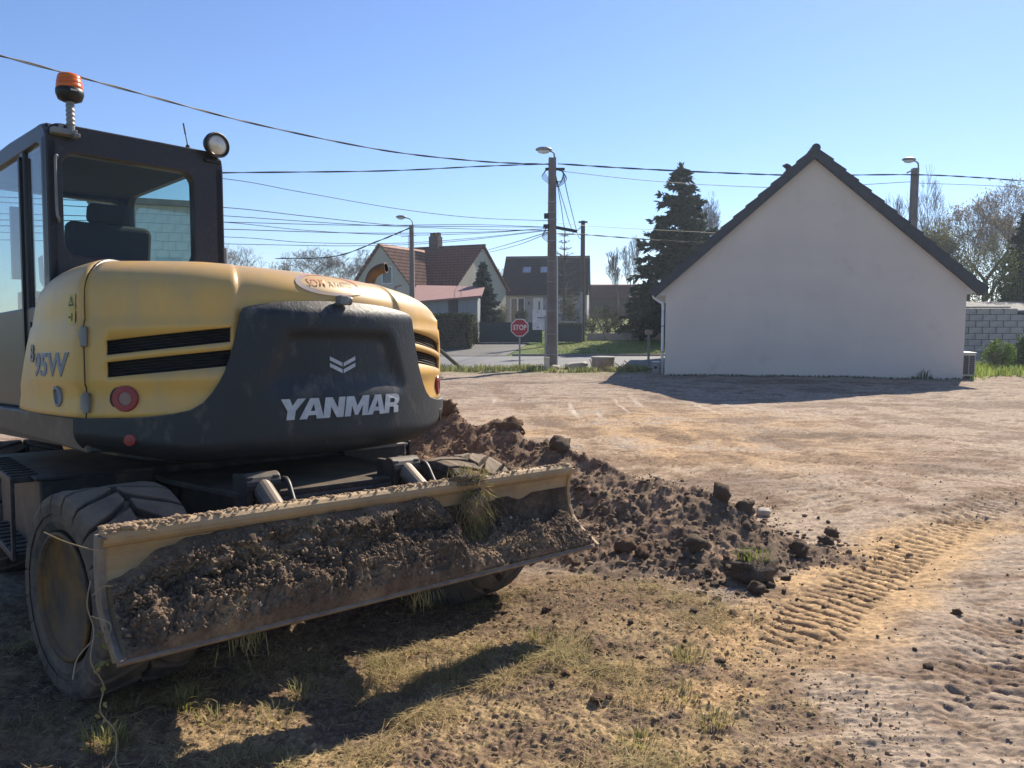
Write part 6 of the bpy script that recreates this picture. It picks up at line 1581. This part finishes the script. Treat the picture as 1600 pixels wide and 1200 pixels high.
q = at(918, 525, 46); b = MB(); n = 8; root = empty("low_wall", (q.x, 46, float(terr(0, 46)) - .1)); tag(root, "low grey garden wall of concrete panels behind the lawn", "wall")
for i in range(n): b = MB(); b.box(i * .55, i * .55 + .54, 0, .15, 0, .52); b.build("panel", M['concrete'], root, bev=.01)
b = MB(); w = gnd(1000, 520, .6); b.tube([(q.x + 1.15, 45.6, 0.5), (q.x + .55, 46.4, 1.9)], .05, 6); tag(b.build("garden_prop", M['wood']), "dark slanting prop leaning on the low garden wall", "post")
b = MB(); q = at(1000, 505, 45.5); b.box(q.x - .06, q.x + .06, 45.4, 45.5, 0.3, at(1000, 485, 45.5).z); tag(b.build("gate_post", M['wood'], bev=.01), "dark gate post at the right end of the low garden wall", "post")
# ---- concrete-block wall and shed behind the house on the right
M['block'] = mat("concrete_block", (0.42, 0.40, 0.38), (0.33, 0.315, 0.30), rough=.95, scale=4, bump=.3, bscale=30)
blk = MB(); blk.box(0, .468, 0, .2, 0, .218); BLOCK = blk.build("block", M['block'], bev=.008).data; bpy.data.objects.remove(bpy.data.objects["block"])
def blockrow(root, x0, x1, z, y=0, off=0.0, r_=random.Random(3)):
    x = x0 - off
    while x < x1:
        o = bpy.data.objects.new("block", BLOCK); COL.objects.link(o); o.parent = root; o.location = (x, y + r_.uniform(-.008, .008), z); o.scale = (1, 1, 1); x += .5
q = at(1490, 500, 29.5); root = empty("block_wall", (q.x, 29.8, 0), math.radians(-6)); tag(root, "unfinished grey concrete-block wall with a stepped broken end", "wall")
b = MB(); b.box(.0, 2.45, .06, .19, 0, 2.14); b.build("mortar_bed", M['chim'], root)
ends = [3.5, 3.45, 3.4, 3.3, 3.2, 3.1, 3.0, 2.9, 2.8]
for i in range(9): blockrow(root, 0, ends[i] - .45, .24 * i, off=.25 * (i % 2))
b = MB(); b.box(-.3, 2.2, -.05, .25, 2.16, 2.22); b.build("coping", M['concrete'], root, bev=.01)
q = at(1480, 480, 31); root = empty("lean_to", (q.x, 31, 0), math.radians(-6)); tag(root, "dark lean-to with a ribbed grey sheet roof behind the block wall", "shed")
M['sheetroof'] = mat("grey_fibre_sheet", (0.17, 0.165, 0.165), (0.12, 0.12, 0.12), rough=.8, scale=2)
b = MB(); b.box(0, 8, .5, 5.5, 0, 1.95); b.build("wall", M['cladding'], root)
nx, ny = 160, 6; V = []
for j in range(ny):
    for i in range(nx): V.append((i * 8.4 / nx - .2, j / (ny - 1) * 5.4, 2.02 + .52 * j / (ny - 1) + .035 * math.sin(i * 8.4 / nx / .22 * 2 * math.pi)))
o = link("roof", npmesh("roof", np.array(V), gridfaces(ny, nx)), M['sheetroof'], root, smooth=True); solid(o, .015)
rr = random.Random(8)
for i, (px, py, s) in enumerate(((1560, 556, .26), (1580, 552, .3), (1598, 548, .32), (1570, 566, .2), (1545, 562, .2), (1590, 540, .28))):
    q = gnd(px, py + 12, 0); o = bpy.data.objects.new("rubble_block", STONEM); COL.objects.link(o); o.location = (q.x, min(q.y, 28.6), s * .35); o.scale = (s * 1.2, s, s * .8); o.rotation_euler = (rr.random(), 0, rr.random() * 6); tag(o, "lump of rubble at the broken end of the block wall", "rubble", "rubble by the block wall")
# ---- block-built garage behind the excavator
q = at(165, 400, 18.5); root = empty("block_garage", (q.x, 18.0, 0), math.radians(24)); tag(root, "pale block-built outbuilding seen through the cab's windows", "building")
M['paleblock'] = mat("pale_block", (0.62, 0.60, 0.55), (0.52, 0.50, 0.46), rough=.95, scale=4, bump=.25, bscale=30)
Wd = 2.35; zt = 4.42
b = MB(); b.box(0, Wd, .06, 4, 0, zt); wl = b.build("wall", M['block'], root); b = MB(); b.box(-.12, Wd + .12, -.12, 4.1, zt, zt + .14); b.build("coping", M['concrete'], root, bev=.01)
blk = MB(); blk.box(.006, .284, 0, .09, .006, .204); BL2 = blk.build("block", M['paleblock'], bev=.004).data; bpy.data.objects.remove([o for o in COL.objects if o.data == BL2][0])
for k in range(21):
    z = zt - .21 * (k + 1)
    if z < 1.6: break
    x = -.145 * (k % 2)
    while x < Wd - .1:
        o = bpy.data.objects.new("block", BL2); COL.objects.link(o); o.parent = root; o.location = (max(x, 0), rr.uniform(-.006, .006), z); x += .29
b = MB(); b.box(1.3, 1.85, -.02, .05, 2.9, 3.2); b.build("air_brick", M['galv'], root)
# ------------------------------------------------------------------ trees
G1 = "leafless trees behind the excavator"
bare_tree(378, 380, 92, 38, "broad tree with sparse pale buds beside the distant utility pole", 1, buds=((.30, .24, .10), (.36, .32, .16)), nbud=900, spread=1.0, upr=.3)
bare_tree(435, 400, 95, 22, "low budding tree left of the twiggy trees behind the bonnet", 2, buds=((.24, .22, .09), (.33, .30, .14)), nbud=700, spread=1.0)
bare_tree(490, 380, 90, 48, "wide twiggy tree behind the middle of the bonnet", 3, spread=1.0, upr=.35, depth=6, buds=((.24, .17, .10), (.3, .22, .14)), nbud=900)
bare_tree(560, 387, 88, 36, "twiggy tree just left of the exhaust pipe", 4, spread=1.0, upr=.35, depth=6)
bare_tree(530, 398, 93, 28, "small brownish tree between the two twiggy trees", 5, spread=1.0, depth=5, buds=((.24, .17, .10), (.3, .22, .14)), nbud=600)
bare_tree(790, 415, 80, 30, "bare thin tree between the red and dark roofs", 6, spread=.9, depth=5)
spruce(755, 412, 500, 51, 27, "small blue-green spruce in front of the cream gable", 7, .8, col=((.030, .045, .040), (.07, .095, .085)))
spruce(882, 352, 495, 58, 30, "open-branched fir with upturned twigs in front of the dark-roofed house", 8, 1.3, sparse=True, col=((.04, .045, .04), (.09, .095, .085)))
spruce(1064, 258, 525, 46, 86, "tall dense dark spruce rising left of the rendered house", 9, 1.5)
bare_tree(1122, 300, 56, 42, "round bare crown behind the tall spruce", 10, spread=1.0, upr=.3, depth=6)
bare_tree(988, 366, 62, 18, "slender pale birch left of the tall spruce", 11, spread=.5, upr=.7, bark='palebark', depth=5); bare_tree(968, 385, 64, 20, "second slender pale birch, the shorter of the pair", 12, spread=.5, upr=.7, bark='palebark', depth=5)
bare_tree(1462, 256, 46, 46, "tall upright bare tree right of the lamp post", 13, spread=.55, upr=.7, depth=5); bare_tree(1412, 300, 50, 26, "smaller bare tree behind the roof left of the lamp post", 14, spread=.6, upr=.7, depth=5)
bare_tree(1548, 284, 44, 72, "big spreading tree with opening leaves at the right edge", 15, spread=1.0, upr=.5, depth=6, buds=((.26, .20, .14), (.36, .30, .18)), nbud=3600, thick=1.6)
bare_tree(1490, 350, 42, 44, "twiggy tree half hidden by the roof slope", 16, spread=1.0, upr=.3, depth=6, buds=((.20, .20, .08), (.3, .28, .12)), nbud=4500)
bare_tree(1522, 305, 52, 46, "twiggy grey tree between the tall bare tree and the big spreading one", 41, spread=1.0, upr=.4, depth=6, buds=((.20, .16, .12), (.28, .23, .16)), nbud=1200)
bare_tree(1585, 292, 50, 50, "dense brown-twigged tree behind the dark conifer", 42, spread=1.0, upr=.4, depth=6, buds=((.22, .16, .12), (.30, .23, .16)), nbud=1500)
bare_tree(1455, 330, 54, 40, "low twiggy tree beneath the tall upright bare tree", 43, spread=1.0, upr=.4, depth=6, buds=((.2, .18, .1), (.26, .24, .14)), nbud=1500)
spruce(1606, 330, 480, 40, 44, "dark conifer cut by the right edge of the lot", 17, 1.2)
shrub(1545, 470, 395, 38, 48, "tall soft green shrub behind the lean-to", 18, ((.08, .10, .03), (.20, .21, .08)), 6000); shrub(1488, 470, 392, 40, 36, "olive shrub peeping over the roof slope", 19, ((.08, .09, .03), (.18, .18, .07)), 2600); shrub(1598, 470, 410, 37, 36, "yellow-green shrub beside the dark conifer", 20, ((.09, .11, .03), (.22, .23, .08)), 2600)
k = 21
for px, base, top, Y, hw, lab, col in ((890, 520, 470, 50, 18, "twiggy olive shrub beside the concrete pole", ((.05, .055, .03), (.15, .14, .07))), (925, 518, 476, 52, 22, "leafy shrub behind the slim dark pole", ((.06, .07, .03), (.17, .18, .07))), (950, 522, 480, 49, 20, "dark shrub above the low garden wall", ((.025, .035, .018), (.07, .08, .035))), (905, 530, 495, 47, 16, "low dark bush behind the short green fence", ((.018, .026, .014), (.05, .06, .025))), (970, 500, 462, 60, 26, "brown-grey shrub in front of the brown building", ((.06, .055, .04), (.14, .12, .08))), (1012, 515, 476, 50, 22, "green shrub beneath the tall spruce", ((.05, .07, .03), (.16, .19, .08))), (1008, 530, 495, 47, 16, "pale green bush beside the dark gate post", ((.09, .11, .05), (.22, .24, .12))), (742, 520, 500, 43, 9, "small bush at the gate's left end", ((.08, .10, .03), (.2, .2, .07))), (786, 500, 480, 60, 10, "yellowish bush at the grey house corner", ((.10, .10, .03), (.24, .2, .06))), (815, 500, 484, 62, 12, "low dark bush before the glazed doors", ((.03, .04, .02), (.08, .09, .04)))):
    shrub(px, base, top, Y, hw, lab, k, col, 1500); k += 1
shrub(1560, 580, 540, 25.5, 26, "bright green leafy bush by the rubble right of the house", 60, ((.10, .17, .03), (.26, .34, .08)), 1500, zb=0.0); shrub(1590, 575, 532, 26.5, 20, "dark green bush at the foot of the block wall", 61, ((.05, .09, .025), (.14, .2, .06)), 1400, zb=0.0)

# ------------------------------------------------------------------ thin volume added to imitate veiling glare of the lens
def haze():
    b = MB(); b.box(-155, 155, -45, 195, -1.4, 16.5); me = pymesh("haze", b.v, b.f)
    m = bpy.data.materials.new("glare_veil"); m.use_nodes = True; nt = m.node_tree; nt.nodes.clear()
    out = nt.nodes.new("ShaderNodeOutputMaterial"); v = nt.nodes.new("ShaderNodeVolumePrincipled")
    v.inputs["Color"].default_value = (0.74, 0.86, 1.0, 1); v.inputs["Density"].default_value = 0.0008; v.inputs["Anisotropy"].default_value = 0.35
    nt.links.new(v.outputs[0], out.inputs["Volume"])
    o = link("haze", me, m); tag(o, "thin pale volume added over lot and gardens to imitate lens glare", "haze", kind="stuff")
haze()
